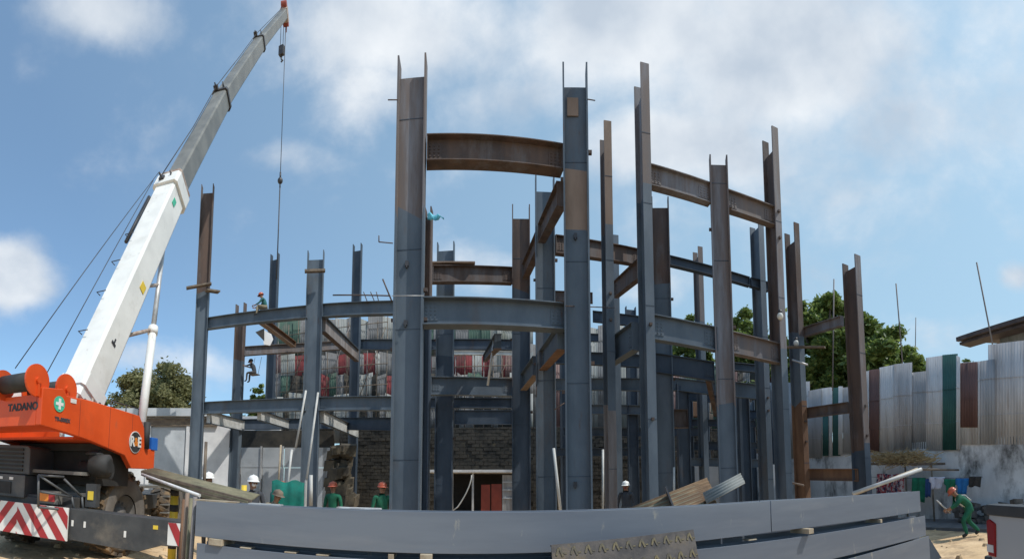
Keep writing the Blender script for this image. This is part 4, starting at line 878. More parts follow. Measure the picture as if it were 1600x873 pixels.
# lamp cluster in its guard
lm_ = MB(); lm_.frame(CF, -.66, -.24, .05, .2, 1.08, 1.30); lc = lm_.build('lamp_guard', 'deck', crane); l2 = MB(); l2.frame(CF, -.60, -.42, .03, .049, 1.12, 1.26); l2.build('tail_light', 'orange', lc); l2 = MB(); l2.frame(CF, -.42, -.30, .03, .049, 1.12, 1.26); l2.build('tail_light', 'stripered', lc)
c = MB()
for a, b in (((60, 742), (60, 792)), ((60, 742), (112, 776)), ((112, 776), (117, 800)), ((60, 792), (117, 798)), ((100, 748), (128, 776)), ((128, 776), (130, 800)), ((60, 742), (100, 745)), ((64, 768), (112, 776))):
    c.tube([P(a[0], a[1], 7.45+.004*(a[0]-60)), P(b[0], b[1], 7.45+.004*(b[0]-60))], .022, 6)
c.build('guard_rail', 'hood', crane)
# outrigger
OE = 2.02; c = MB(); OF = (CO+LYv*.1, LX, LYv, UP)
c.prism([(0.0, .52), (1.25, .47), (1.62, .60), (OE-.0, .60), (OE, .99), (.0, 1.04)], OF, -.05, .3); outr = c.build('outrigger_beam', 'carrier', crane, bevel=.008)
s_ = MB(); s_.frame(OF, OE-.3, OE, -.062, -.055, .62, .96); ep = s_.build('hazard_plate', 'stripewhite', outr)
s_ = MB(); s_.prism([(OE-.3, .62+.34), (OE-.17, .62+.34), (OE-.0, .62), (OE-.0, .62), (OE-.13, .62)], OF, -.067, -.063); s_.build('hazard_stripe', 'stripered', outr)
for x, z in ((.05, .8), (.28, .8), (1.0, .72)): s_ = MB(); s_.frame(OF, x, x+.04, -.056, -.051, z-.05, z+.05); s_.build('sticker', 'stripewhite', outr)
s_ = MB(); s_.frame(OF, 1.48, 1.56, -.056, -.051, .84, .9); s_.build('sticker', 'yellow', outr)
s_ = MB(); p = CO+LX*(OE-.12)+LYv*.22; s_.tube([p+UP*.05, p+UP*.7], .07, 12); s_.tube([p+UP*.0, p+UP*.06], .25, 16); s_.build('outrigger_jack', 'carrier', crane)
# front outrigger seen beyond
F2 = (CO+LYv*7.6, LX, LYv, UP); s_ = MB(); s_.frame(F2, -.4, 2.0, 0, .35, .55, .95); s_.build('outrigger_beam', 'carrier', crane, bevel=.008)
s_ = MB(); p = CO+LX*1.9+LYv*7.8; s_.tube([p+UP*.0, p+UP*1.5], .09, 12); s_.build('outrigger_jack', 'yellow', crane)
# wheels
def wheel(cx_, cy_, R=.84, wd=.6, parent=crane, out=1, yaw=0):
    LX = globals()['LX'].copy(); LYv = globals()['LYv'].copy(); ctr = CO+LX*cx_+LYv*cy_+UP*(R-.02)
    if yaw: Rm = Matrix.Rotation(yaw, 3, 'Z'); LX = Rm @ LX; LYv = Rm @ LYv
    A = LX*out; mb = MB(); n = 40; prof = [(-wd*.5, R*.52), (-wd*.5, R*.86), (-wd*.42, R*.965), (wd*.42, R*.965), (wd*.5, R*.86), (wd*.52, R*.70), (wd*.46, R*.50)]
    vs = []
    for i in range(n):
        a = 2*pi*i/n
        for (x, r) in prof: vs.append(ctr+A*x+LYv*(r*cos(a))+UP*(r*sin(a)))
    m = len(prof); fs = []; mi = []
    for i in range(n):
        for j in range(m-1): fs.append((i*m+j, ((i+1) % n)*m+j, ((i+1) % n)*m+j+1, i*m+j+1)); mi.append(0 if 1 <= j <= 3 else 1)
    for f_, q in zip(fs, mi): mb.v += []; 
    b = len(mb.v); mb.v += vs
    for f_, q in zip(fs, mi): mb.smooth.add(len(mb.f)); mb.f.append([b+k for k in f_]); mb.m.append(q)
    for i in range(24):      # chevron lugs
        a = 2*pi*i/24
        for s in (-1, 1):
            a2 = a+(.13 if s > 0 else 0); rad = LYv*cos(a2)+UP*sin(a2); tan = -LYv*sin(a2)+UP*cos(a2)
            mb.obox(ctr+A*(s*wd*.25)+rad*(R*.975), A*(wd*.24)+tan*(s*.05), tan*.045, rad*.035)
    o = mb.build('wheel', ['tyre', 'sidewall'], parent)
    rb = MB(); n = 28; prof = [(.18, R*.5), (.26, R*.48), (.12, R*.40), (.10, R*.2), (.2, R*.19), (.22, .02)]; vs = []
    for i in range(n):
        a = 2*pi*i/n
        for (x, r) in prof: vs.append(ctr+A*x+LYv*(r*cos(a))+UP*(r*sin(a)))
    m = len(prof); rb.add(vs, [(i*m+j, ((i+1) % n)*m+j, ((i+1) % n)*m+j+1, i*m+j+1) for i in range(n) for j in range(m-1)], 0, True)
    for i in range(12): a = 2*pi*i/12; rb.obox(ctr+A*.125+LYv*(R*.3*cos(a))+UP*(R*.3*sin(a)), A*.02, LYv*.015, UP*.015)
    rb.build('rim', 'rim', o)
wheel(-.12, 2.2, yaw=-.22); wheel(-2.35, 2.1, out=-1); wheel(-.28, 6.6); wheel(-2.35, 6.6, out=-1)
# small machinery between hood and arch: air cleaner, exhaust, boxes
s_ = MB(); p = P(157, 727, 8.0); s_.tube([p-LX*.2, p-LX*.16, p+LX*.16, p+LX*.2], [.12, .2, .2, .12], 16); p2 = P(147, 722, 8.1); s_.tube([p2-UP*.3, p2+UP*.16], .07, 10); s_.tube([p2+UP*.12, p2+UP*.16, p2+UP*.21], [.16, .17, .08], 16); s_.build('air_cleaner', 'black', crane)
s_ = MB(); p = P(135, 733, 8.3); s_.tube([p-LX*.1, p+LX*.5], .16, 14); s_.build('exhaust_silencer', 'black', crane)
s_ = MB(); p = P(141, 774, 7.75); s_.obox(p+LYv*.1, LX*.10, LYv*.08, UP*.20); bx_ = s_.build('control_box', 'carrier', crane); s_ = MB(); s_.obox(p+LYv*.01, LX*.055, LYv*.005, UP*.075); s_.build('warning_sign', 'yellow', bx_)
s_ = MB()
for i in range(5): s_.frame(CF, .0, .25, 5.0, 5.4, .45+.22*i, .48+.22*i)
s_.build('step_ladder', 'deck', crane)
# superstructure
SX = V((-.27, .963, 0)).normalized(); SR = V((SX.y, -SX.x, 0))     # SX forward (away), SR to its right
S0 = V((-5.85, 3.3, 0)); SF = (S0, SX, -SR, UP)                     # y grows to the machine's left
b_ = MB()
side = [(0, 2.33), (.0, 2.90), (.45, 2.95), (.55, 2.86), (1.1, 2.88), (2.75, 2.84), (2.95, 2.62), (3.0, 2.22), (3.42, 2.2), (3.42, 1.80), (2.55, 1.78), (2.3, 2.02), (1.1, 2.22)]
b_.prism(side, SF, 0, .12); b_.prism(side, SF, 2.3, 2.42); body = b_.build('superstructure', 'red', crane, bevel=.012)
b_ = MB(); b_.prism([(.0, 2.33), (0, 2.80), (.9, 2.8), (.9, 2.33)], SF, .12, 2.3); b_.frame(SF, .9, 3.3, .12, 2.3, 2.2, 2.24); cwt = b_.build('counterweight', 'red', crane)
b_ = MB(); b_.frame(SF, 1.7, 3.0, .13, 2.29, 2.05, 2.19); b_.frame(SF, 1.8, 2.9, .3, 2.1, 1.42, 2.06); b_.build('slewing_ring', 'black', crane)
b_ = MB(); b_.frame(SF, 3.0, 3.42, .12, .8, 1.80, 2.2); b_.build('front_box', 'red', crane, bevel=.01)
# winches with red end discs (drum axis to the side)
for (x, z, r) in ((-.05, 3.0, .25), (.62, 2.98, .25)):
    p = S0+SX*x+UP*z; dr = MB(); dr.tube([p-SR*.1, p-SR*.85], r*.6, 24); w_ = dr.build('winch_drum', 'black', crane)
    for k in (0.05, .22, -.0) if x > 0 else (.05,):
        pass
    d1 = MB(); d1.disc(p-SR*.08, SR, r, .035, 28); d1.build('winch_flange', 'red', w_); d1 = MB(); d1.disc(p-SR*.87, SR, r, .035, 28); d1.build('winch_flange', 'red', w_)
    d1 = MB(); d1.obox(p-SR*.05+UP*-.1, SX*.02, SR*.02, UP*.14); d1.disc(p-SR*.05, SR, .05, .05, 12); d1.build('winch_bracket', 'red', w_)
# lettering and signs on the side
yk = .006
text_mesh('maker_lettering', 'TADANO', .16, S0-SX*.004-SR*.42+UP*2.62, SR, UP, 'shirtdark', cwt)
cc = S0+SX*.38+SR*.008+UP*2.70; d1 = MB(); d1.disc(cc, SR, .125, .008, 28); em = d1.build('emblem', 'signgreen', body)
d1 = MB(); d1.obox(cc+SR*.008, SX*.085, SR*.003, UP*.025); d1.obox(cc+SR*.009, SX*.025, SR*.003, UP*.085); d1.build('cross', 'stripewhite', em)
text_mesh('model_lettering', 'TR-500EX', .085, S0+SX*.48+SR*.006+UP*2.46, SX, UP, 'shirtdark', body)
d1 = MB(); d1.obox(S0+SX*.72+SR*.004+UP*2.8, SX*.07, SR*.004, UP*.035); d1.build('sticker', 'stripewhite', body)
cc = S0+SX*2.62+SR*.012+UP*2.30; d1 = MB(); d1.disc(cc, SR, .215, .01, 32); rg = d1.build('logo_ring', 'stripewhite', body)
d1 = MB(); d1.disc(cc+SR*.006, SR, .198, .012, 32); d1.build('logo_disc', 'black', rg)
text_mesh('logo_letter', 'R', .27, cc+SR*.016-SX*.125, SX, UP, 'stripewhite', rg, .003); text_mesh('logo_letter', '&', .22, cc+SR*.016+SX*.01, SX, UP, 'orange', rg, .003); text_mesh('logo_letter', 'E', .27, cc+SR*.016+SX*.13, SX, UP, 'stripewhite', rg, .003)
b_ = MB(); b_.frame(SF, 3.25, 3.5, -.02, .22, 2.2, 2.46); b_.build('bucket', 'blue', crane, bevel=.01)
b_ = MB(); b_.tube([S0+SX*3.05+UP*2.2, S0+SX*3.05+UP*2.75], .07, 10); b_.tube([S0+SX*3.15+UP*2.2-SR*.1, S0+SX*3.15+UP*2.6-SR*.1], .05, 10); b_.build('hydraulic_pipe', 'black', crane)
for i in range(5):
    x = .95+.22*i; b_ = MB(); p = S0+SX*x-SR*.35+UP*2.8; b_.tube([p, p+UP*(.16+.05*(i % 2))+SX*.05, p+UP*.1+SX*.25-SR*.1, p-UP*.05+SX*.4], .028, 6); b_.build('hydraulic_hose', 'bronze' if i % 2 else 'cable', crane)
b_ = MB(); b_.tube([S0+SX*(1.5+.1*i)-SR*.9+UP*(2.95+.12*sin(i*pi/11)) for i in range(12)], .13, 10); b_.build('cowl', 'sheetwhite', crane)
b_ = MB()
for x in (1.9, 2.4, 2.85): b_.tube([S0+SX*x-SR*.1+UP*2.8, S0+SX*x-SR*.1+UP*3.0], .012, 5)
b_.tube([S0+SX*1.9-SR*.1+UP*3.0, S0+SX*2.85-SR*.1+UP*3.0], .012, 5); b_.build('handrail', 'cable', crane)
# panel seams and bolts on the side panel
for x in (.9, 1.75, 2.5): b_ = MB(); b_.frame(SF, x, x+.008, -.003, .0, 2.24 if x < 1.5 else 2.1, 2.84); b_.build('panel_seam', 'reddoor', body)
# handrails / cab on the far side
cb = MB(); cb.prism([(1.4, 2.3), (1.4, 3.25), (1.7, 3.45), (2.9, 3.4), (3.3, 2.6), (3.3, 2.3)], SF, 2.44, 3.2); cab = cb.build('cab', 'white', crane, bevel=.02)
cb = MB(); cb.prism([(1.6, 2.6), (1.6, 3.3), (2.8, 3.25), (3.1, 2.6)], SF, 3.19, 3.215); cb.build('window', 'glass', cab)
# boom
BT = P(444, 22, 24.0); B0 = P(131, 612, 9.0)
BM = P(268, 300, 13.2)
bd0 = (BT-B0).normalized()
side_ = bd0.cross(UP).normalized(); upb = side_.cross(bd0).normalized()
def BA_(t): return B0.lerp(BT, t)+upb*(.54*sin(pi*max(0, min(1, t))**.85))   # the loaded boom sags into a slight bow
def bpt(py):   # point on the boom axis sighted at this height in the photograph
    lo, hi = -.3, 1.0
    for _ in range(50):
        m_ = (lo+hi)/2; p = BA_(m_); r_ = p-V((0, 0, EYE)); yy = r_.y*cos(PITCH)+r_.z*sin(PITCH); zz = -r_.y*sin(PITCH)+r_.z*cos(PITCH); v = zz/hypot(r_.x, yy); y_ = CY-FPX*v
        if y_ > py: lo = m_
        else: hi = m_
    return (lo+hi)/2
b0e = bpt(636); s1, s2, s3 = bpt(304), bpt(157), bpt(69)
def bsec(name, t0, t1, w0, h0, m_, parent, w1=None, h1=None):
    mb = MB(); a, b = BA_(t0), BA_(t1)
    w1 = w1 or w0; h1 = h1 or h0
    prof = [(-.5, -.36), (-.36, -.5), (.36, -.5), (.5, -.36), (.5, .42), (.42, .5), (-.42, .5), (-.5, .42)]; vs = []
    for (p, w_, h_) in ((a, w0, h0), (b, w1, h1)):
        for (x, y) in prof: vs.append(p+side_*x*w_+upb*y*h_)
    mb.add(vs, [list(range(8))[::-1], list(range(8, 16))]+[(i, (i+1) % 8, 8+(i+1) % 8, 8+i) for i in range(8)])
    return mb.build(name, m_, parent)
def bcol(t, w_, h_, m_, parent, name='collar', ln=.14, g_=.07):
    L_ = (BT-B0).length; return bsec(name, t-ln/L_/2, t+ln/L_/2, w_+g_, h_+g_, m_, parent)
bm1 = bsec('boom_section', b0e, s1, .62, .82, 'white', crane, .60, .78); bm1['label'] = 'white lower boom section'
bm2 = bsec('boom_section', s1, s2, .48, .60, 'boomgrey', crane); bm3 = bsec('boom_section', s2, s3, .42, .53, 'boomgrey', crane); bm4 = bsec('boom_section', s3, 1.0, .36, .45, 'boomgrey', crane)
bcol(s1, .66, .84, 'white', bm1, ln=.45); bcol(s1+.012, .6, .78, 'bronze', bm1, ln=.12); bcol(s2, .5, .62, 'cable', bm2); bcol(s3, .44, .54, 'cable', bm3)
bcol(b0e+.012, .64, .84, 'white', bm1, ln=.3)
# rest brackets and rope guides on the upper side
for t, s_ in ((s1, .5), (s2, .38), (s3, .3)):
    p = BA_(t); mb = MB(); mb.obox(p+upb*(.30+s_*.25)-side_*.12, side_*.07, upb*.08, bd0*.07); mb.tube([p+upb*.3-side_*.1, p+upb*(.3+s_*.7)-side_*.1-bd0*.1], .025, 6); mb.tube([p+upb*.3+side_*.12, p+upb*(.3+s_*.5)+side_*.12+bd0*.1, p+upb*.3+side_*.1+bd0*.25], .018, 6); mb.build('rope_guide', 'cable', crane)
for t in (.04, .08, .115, .15):
    p = BA_(t); mb = MB(); mb.tube([p+upb*.4-side_*.3, p+upb*.5-side_*.34, p+upb*.5-side_*.1], .012, 5); mb.build('hose_bracket', 'cable', bm1)
mb = MB(); p0, p1 = BA_(s1*.62), BA_(s1*.9); mb.tube([p0+upb*.38-side_*.33, p1+upb*.38-side_*.32], .05, 6); mb.build('hydraulic_hose', 'cable', bm1)
mb = MB(); p = BA_(s1*.45)+side_*.315-upb*.12; mb.obox(p, side_*.004, upb*.1, bd0*.12); mb.build('sticker', 'yellow', bm1)
mb = MB(); p = BA_(s1*.9)+side_*.312+upb*.1; mb.obox(p, side_*.004, upb*.07, bd0*.12); mb.build('sticker', 'signgreen', bm1)
mb = MB(); p = BA_(s1*.17)+side_*.318+upb*.05; mb.obox(p, side_*.004, upb*.08, bd0*.03); mb.obox(p+bd0*.06, side_*.004, upb*.02, bd0*.08); mb.build('lettering_mark', 'cable', bm1)
# head with sheaves
hd_ = MB(); p = BT; hd_.obox(p+bd0*.12+upb*-.05, side_*.2, upb*.3, bd0*.22); head = hd_.build('boom_head', 'bronze', crane)
for z_ in (-.38, .3): sv = MB(); sv.disc(p+bd0*.3+upb*z_, side_, .22, .3, 20); sv.build('sheave', 'reddoor', head)
jb = MB(); jb.tube([p+bd0*.45+upb*.3, p+bd0*.35+upb*-.55, p-upb*.75], .05, 6); jb.build('anti_block_arm', 'reddoor', head)
# hoist rope, block and ball
tipx = BT+bd0*.3-upb*.42; zat = lambda y_: P(452, y_, hypot(tipx.x, tipx.y)).z
hb = MB(); z1_, z2_ = zat(70), zat(84)
hb.obox(V((tipx.x-.22, tipx.y, (z1_+z2_)/2)), (.15, 0, 0), (0, .1, 0), (0, 0, abs(z1_-z2_)/2)); hk = hb.build('hook_block', 'cable', crane); h2 = MB(); h2.tube([V((tipx.x-.22, tipx.y, z2_)), V((tipx.x-.22, tipx.y, z2_-.25)), V((tipx.x-.12, tipx.y, z2_-.36)), V((tipx.x-.24, tipx.y, z2_-.42))], .045, 6); h2.build('hook', 'cable', hk)
rp = MB()
for dx in (-.32, -.14): rp.tube([V((tipx.x+dx, tipx.y, tipx.z)), V((tipx.x+dx, tipx.y, z1_))], .016, 5)
rp.build('hoist_rope', 'cable', crane)
rp = MB(); zb = zat(283); rp.tube([V((tipx.x, tipx.y, tipx.z)), V((tipx.x, tipx.y, zb))], .02, 5); rp.build('hoist_rope', 'cable', crane)
bl = MB(); bl.ball(V((tipx.x, tipx.y, zb)), .15, .15, .19); bl.tube([V((tipx.x, tipx.y, zb+.1)), V((tipx.x, tipx.y, zb+.5))], .05, 8); bl.tube([V((tipx.x, tipx.y, zb-.1)), V((tipx.x, tipx.y, zb-.42))], .04, 8); bl.build('ball_hook', 'cable', crane)
rp = MB(); rp.tube([V((tipx.x, tipx.y, zb-.3)), V((tipx.x, tipx.y, zat(437)))], .035, 6); rp.build('lifting_sling', 'cable', crane)
# winch ropes up to the boom guides
for (x, z, t, q) in ((-.05, 3.25, s1, .62), (.62, 3.22, s1*.93, .66)):
    a = S0+SX*x+UP*z-SR*.6; b = BA_(t)+upb*q-side_*.15; rp = MB(); rp.tube([a, b], .009, 5); rp.build('winch_rope', 'cable', crane)
rp = MB(); rp.tube([BA_(s1)+upb*.5-side_*.15, BA_((s1+s2)/2)+upb*.38-side_*.1, BA_(s2)+upb*.42-side_*.12, BA_((s2+s3)/2)+upb*.33-side_*.1, BA_(s3)+upb*.36-side_*.1, BT+upb*.3], .014, 5); rp.build('winch_rope', 'cable', crane)
# luffing cylinder
c0 = P(221, 662, 9.9); cj = P(233, 512, 10.7); ct = P(256, 378, 12.2)
# keep it straight: interpolate between foot and eye
dirc = (ct-c0); kj = (cj.z-c0.z)/dirc.z; cj = c0+dirc*kj
mb = MB(); mb.tube([c0, cj], .10, 18); mb.tube([cj-dirc.normalized()*.1, cj+dirc.normalized()*.12], .125, 18); cyl = mb.build('luffing_cylinder', 'white', crane)
mb = MB(); mb.tube([cj, ct], .065, 14); mb.build('cylinder_rod', 'steel', cyl)
for (t, p_) in ((bpt(505), cj+dirc*.01), (bpt(425), c0+dirc*.72)):
    q = BA_(t)-upb*.4; mb = MB(); mb.tube([q, p_], .05, 6); mb.obox(q, side_*.12, upb*.08, bd0*.12); mb.build('hose_link', 'bronze', crane)
mb = MB(); q = BA_(bpt(372))-upb*.4; mb.tube([q, ct], .09, 8); mb.build('cylinder_eye', 'white', crane)
# white low wall/vehicle seen behind the crane at the frame's left edge
q0, q1 = P(-10, 672, 13), P(46, 672, 13); mb = MB(); X = (q1-q0); X.z = 0; L_ = X.length; X.normalize(); mb.frame((V((q0.x, q0.y, 0)), X, V((-X.y, X.x, 0)), UP), 0, L_, 0, 2, .0, q0.z); tag(mb.build('site_cabin', 'whiteplaster', bevel=.03), 'white box cabin glimpsed under the crane superstructure at the left edge', 'cabin')

# site clutter between crane and stack: upright stakes, orange drums
random.seed(41)
for i, (x, y0, y1, d_, m_, lab) in enumerate([(291, 770, 873, 5.3, 'rustlight', 'brown stake just left of the stack end'), (297, 778, 873, 5.2, 'oldsheet', 'olive stake touching the stack end'), (286, 780, 860, 5.6, 'rustorange', 'orange brown stake behind the brown one'), (303, 776, 868, 5.0, 'worn', 'greyish stake nearest the stack end')]):
    a = P(x, y0, d_); mb = MB(); mb.tube([V((a.x-.03, a.y, -.05)), V((a.x+.02, a.y, a.z))], .025, 6); tag(mb.build('stake', m_), lab, 'stake')
q = P(295, 790, 5.9); dm = thing('traffic_post', (q.x, q.y, 0), 'orange and white striped post behind the stakes at the stack end', 'post'); mb = MB(); mb.tube([V((q.x, q.y, 0)), V((q.x, q.y, 1.1))], .06, 12); mb.build('post', 'hatorange', dm)
for z in (.35, .7): mb = MB(); mb.tube([V((q.x, q.y, z)), V((q.x, q.y, z+.12))], .063, 12); mb.build('band', 'stripewhite', dm)
q = P(272, 790, 8.6); dm = thing('hazard_post', (q.x, q.y, 0), 'black and yellow banded post beyond the outrigger end', 'post'); mb = MB(); mb.tube([V((q.x, q.y, 0)), V((q.x, q.y, 1.45))], .08, 12); mb.build('post', 'yellow', dm)
for z in (.3, .65, 1.0, 1.3): mb = MB(); mb.tube([V((q.x, q.y, z)), V((q.x, q.y, z+.13))], .083, 12); mb.build('band', 'black', dm)

# ================================================================= PICKUP at the right edge
ta = V((-.49, -.872, 0)).normalized(); tw_ = V((-ta.y, ta.x, 0)); tw_ = tw_ if tw_.x > 0 else -tw_
T0 = P(1544, 799, 4.25); T0.z = 0
pk = thing('pickup_truck', T0+ta*2.5+tw_*.9, 'silver pickup truck with red tail light cut off at the right edge', 'pickup truck')
TF = (T0, ta, tw_, UP)
def bedside(y0, y1):
    mb = MB(); mb.prism([(.0, .62), (.0, 1.20), (.02, 1.27), (1.55, 1.29), (1.55, .5), (1.35, .5), (1.25, .78), (1.0, .93), (.75, .78), (.62, .5), (.25, .5)], TF, y0, y1); return mb
bs = bedside(0, .09).build('bed_side', 'truck', pk, bevel=.015); bedside(1.66, 1.75).build('bed_side', 'truck', pk, bevel=.015)
mb = MB(); mb.frame(TF, -.02, .03, .1, 1.65, .62, 1.25); tg = mb.build('tailgate', 'truck', pk, bevel=.012); mb = MB(); mb.frame(TF, -.025, .045, .1, 1.65, 1.252, 1.29); mb.build('rail_cap', 'trim', tg)
mb = MB(); mb.frame(TF, -.01, 1.55, -.018, .11, 1.225, 1.325); mb.frame(TF, 0, 1.55, 1.64, 1.768, 1.225, 1.325); mb.build('rail_cap', 'trim', pk, bevel=.008)
mb = MB(); mb.frame(TF, .03, 1.5, .09, 1.66, .72, .76); mb.frame(TF, 1.5, 1.56, .09, 1.66, .76, 1.27); mb.build('bed_floor', 'trim', pk)
mb = MB(); mb.prism([(-.03, .84), (-.03, 1.17), (.02, 1.19), (.13, 1.15), (.10, .84)], TF, -.014, .10); tl = mb.build('tail_light', 'taillight', pk, bevel=.01); mb = MB(); mb.frame(TF, -.034, .08, -.018, .06, .88, .95); mb.build('reversing_lens', 'tailclear', tl)
mb = MB(); mb.frame(TF, -.16, .05, -.02, 1.77, .48, .68); mb.frame(TF, -.12, .03, -.01, .12, .68, .83); mb.build('bumper', 'trim', pk, bevel=.02)
mb = MB(); mb.prism([(1.57, .45), (1.57, 1.28), (1.75, 1.80), (3.2, 1.82), (3.85, 1.25), (4.95, 1.12), (5.1, .9), (5.1, .45), (4.75, .45), (4.6, .8), (4.1, .8), (3.95, .45)], TF, .02, 1.73); cbn = mb.build('cab', 'truck', pk, bevel=.04)
mb = MB(); mb.prism([(1.8, 1.3), (1.9, 1.72), (3.1, 1.74), (3.6, 1.3)], TF, .0, .018); mb.prism([(1.8, 1.3), (1.9, 1.72), (3.1, 1.74), (3.6, 1.3)], TF, 1.732, 1.75); mb.build('window', 'glass', cbn)
mb = MB(); mb.frame(TF, 3.1, 3.25, -.18, -.0, 1.3, 1.45); mb.build('mirror', 'trim', cbn)
for x in (1.0, 4.35):
    for y in (.12, 1.63):
        ctr = T0+ta*x+tw_*y+UP*.37; mb = MB(); mb.tube([ctr-tw_*.12, ctr-tw_*.09, ctr+tw_*.09, ctr+tw_*.12], [.34, .37, .37, .34], 28); wh = mb.build('wheel', 'black', pk); mb = MB(); mb.tube([ctr-tw_*.13, ctr+tw_*.13], .2, 20); mb.build('rim', 'steel', wh)

# ================================================================= PEOPLE
def person(loc, heading, pose, shirt, pants, hat, label, scale=1.0, mask=None, vest=False, extra=None, bulk=1.0):
    """pose: dict of joints in body space (x right, y forward, z up), metres for a 1.7 m adult"""
    J = dict(pel=(0, 0, .94), wai=(0, 0, 1.08), che=(0, 0, 1.30), nk0=(0, 0, 1.44), nk1=(0, .01, 1.50), hd0=(0, .02, 1.57), hd1=(0, .02, 1.66),
             shL=(-.19, 0, 1.40), elL=(-.25, 0, 1.12), wrL=(-.26, .06, .87), haL=(-.26, .09, .79), shR=(.19, 0, 1.40), elR=(.25, 0, 1.12), wrR=(.26, .06, .87), haR=(.26, .09, .79),
             hiL=(-.10, 0, .90), knL=(-.11, .02, .50), anL=(-.11, 0, .09), toL=(-.12, .15, .03), hiR=(.10, 0, .90), knR=(.11, .02, .50), anR=(.11, 0, .09), toR=(.12, .15, .03))
    J.update(pose)
    R_ = dict(pel=.13, wai=.125, che=.145, nk0=.075, nk1=.055, hd0=.085, hd1=.088, shL=.07, elL=.045, wrL=.032, haL=.035, shR=.07, elR=.045, wrR=.032, haR=.035, hiL=.095, knL=.06, anL=.045, toL=.04, hiR=.095, knR=.06, anR=.045, toR=.04)
    E_ = [('pel', 'wai'), ('wai', 'che'), ('che', 'nk0'), ('nk0', 'nk1'), ('nk1', 'hd0'), ('hd0', 'hd1'), ('che', 'shL'), ('shL', 'elL'), ('elL', 'wrL'), ('wrL', 'haL'), ('che', 'shR'), ('shR', 'elR'), ('elR', 'wrR'), ('wrR', 'haR'),
          ('pel', 'hiL'), ('hiL', 'knL'), ('knL', 'anL'), ('anL', 'toL'), ('pel', 'hiR'), ('hiR', 'knR'), ('knR', 'anR'), ('anR', 'toR')]
    R_ = {k: v*(bulk if k not in ('nk0', 'nk1', 'hd0', 'hd1') else 1) for k, v in R_.items()}
    names = list(J); rot = Matrix.Rotation(heading, 3, 'Z'); loc = V(loc)
    W = {k: loc+rot @ (V(J[k])*scale) for k in names}
    me = bpy.data.meshes.new('person_skel'); me.from_pydata([tuple(W[k]-loc) for k in names], [(names.index(a), names.index(b)) for a, b in E_], [])
    o = bpy.data.objects.new('person_tmp', me); COL.objects.link(o); o.modifiers.new('skin', 'SKIN'); sv = o.modifiers.new('sub', 'SUBSURF'); sv.levels = 1; sv.render_levels = 1
    for i, k in enumerate(names):
        d_ = me.skin_vertices[0].data[i]; d_.radius = (R_[k]*scale, R_[k]*scale*(.8 if k in ('pel', 'wai', 'che') else 1)); d_.use_root = (k == 'pel')
    dg = bpy.context.evaluated_depsgraph_get(); dg.update(); ev = bpy.data.meshes.new_from_object(o.evaluated_get(dg)); bpy.data.objects.remove(o)
    mb = MB(); kinds = {('wai', 'che'): 0, ('che', 'nk0'): 0, ('nk0', 'nk1'): 2, ('nk1', 'hd0'): 2, ('hd0', 'hd1'): 2, ('anL', 'toL'): 3, ('anR', 'toR'): 3}
    def kind(p):
        best = None
        for a, b in E_:
            A, Bv = W[a]-loc, W[b]-loc; d_ = Bv-A; t = max(0, min(1, (p-A).dot(d_)/max(1e-6, d_.length_squared))); dist = (p-(A+d_*t)).length-.6*(R_[a]*(1-t)+R_[b]*t)*scale
            if best is None or dist < best[0]: best = (dist, (a, b), t)
        e = best[1]
        if e in kinds: return kinds[e]
        if e[0].startswith('wr') or e == ('elL', 'wrL') and best[2] > .75 or e == ('elR', 'wrR') and best[2] > .75: return 2
        if e[0][:2] in ('sh', 'el') or e[1][:2] == 'sh': return 0
        if e[0] == 'pel' and e[1] == 'wai': return 1 if best[2] < .4 else 0
        return 1
    co = [v.co.copy() for v in ev.vertices]; b0 = len(mb.v); mb.v += [c_+loc for c_ in co]
    for p in ev.polygons: mb.smooth.add(len(mb.f)); mb.f.append([b0+i for i in p.vertices]); mb.m.append(kind(p.center))
    # face: nose, ears, eyes; fingers
    hd_, up_, fw_ = W['hd0'], (W['hd1']-W['nk1']).normalized(), None
    f0 = rot @ V((0, 1, 0)); fw_ = (f0-up_*f0.dot(up_)).normalized(); rt_ = fw_.cross(up_); s = scale
    hc = W['hd0'].lerp(W['hd1'], .4)
    mb.tube([hc+fw_*.078*s+up_*.02*s, hc+fw_*.105*s-up_*.02*s], [.01*s, .016*s], 6, 2)
    for k in (-1, 1): mb.ball(hc+rt_*k*.083*s, .018*s, .018*s, .03*s, 6, 5, 2); mb.ball(hc+rt_*k*.03*s+fw_*.076*s+up_*.02*s, .011*s, .011*s, .009*s, 6, 5, 3)
    mb.obox(hc+fw_*.08*s-up_*.05*s, rt_*.022*s, fw_*.006*s, up_*.004*s, 3)
    for sd_ in ('L', 'R'):
        h_, wv = W['ha'+sd_], (W['ha'+sd_]-W['wr'+sd_]).normalized(); sdv = wv.cross(fw_); sdv = sdv.normalized() if sdv.length > .1 else rt_; nr = sdv.cross(wv).normalized()
        for j, ln in enumerate((.07, .08, .075, .06)):
            q = h_+wv*.02*s+sdv*(j-1.5)*.019*s; mb.tube([q, q+wv*ln*.55*s, q+wv*ln*.9*s+nr*.02*s], [.0095*s, .009*s, .007*s], 5, 2)
        q = h_-wv*.02*s+sdv*.035*s; mb.tube([q, q+(wv+sdv).normalized()*.045*s, q+(wv*1.6+sdv).normalized()*.065*s], [.011*s, .01*s, .008*s], 5, 2)
    o = mb.build('person', [shirt, pants, 'skin', 'boot'], None, origin=loc); tag(o, label, 'person')
    hm = MB(); n = 18; vs = []
    top = hc+up_*.045*s
    prof = [(.135, .0, 1), (.112, .012, 0), (.112, .03, 0), (.10, .075, 0), (.07, .105, 0), (.03, .12, 0), (.001, .122, 0)]
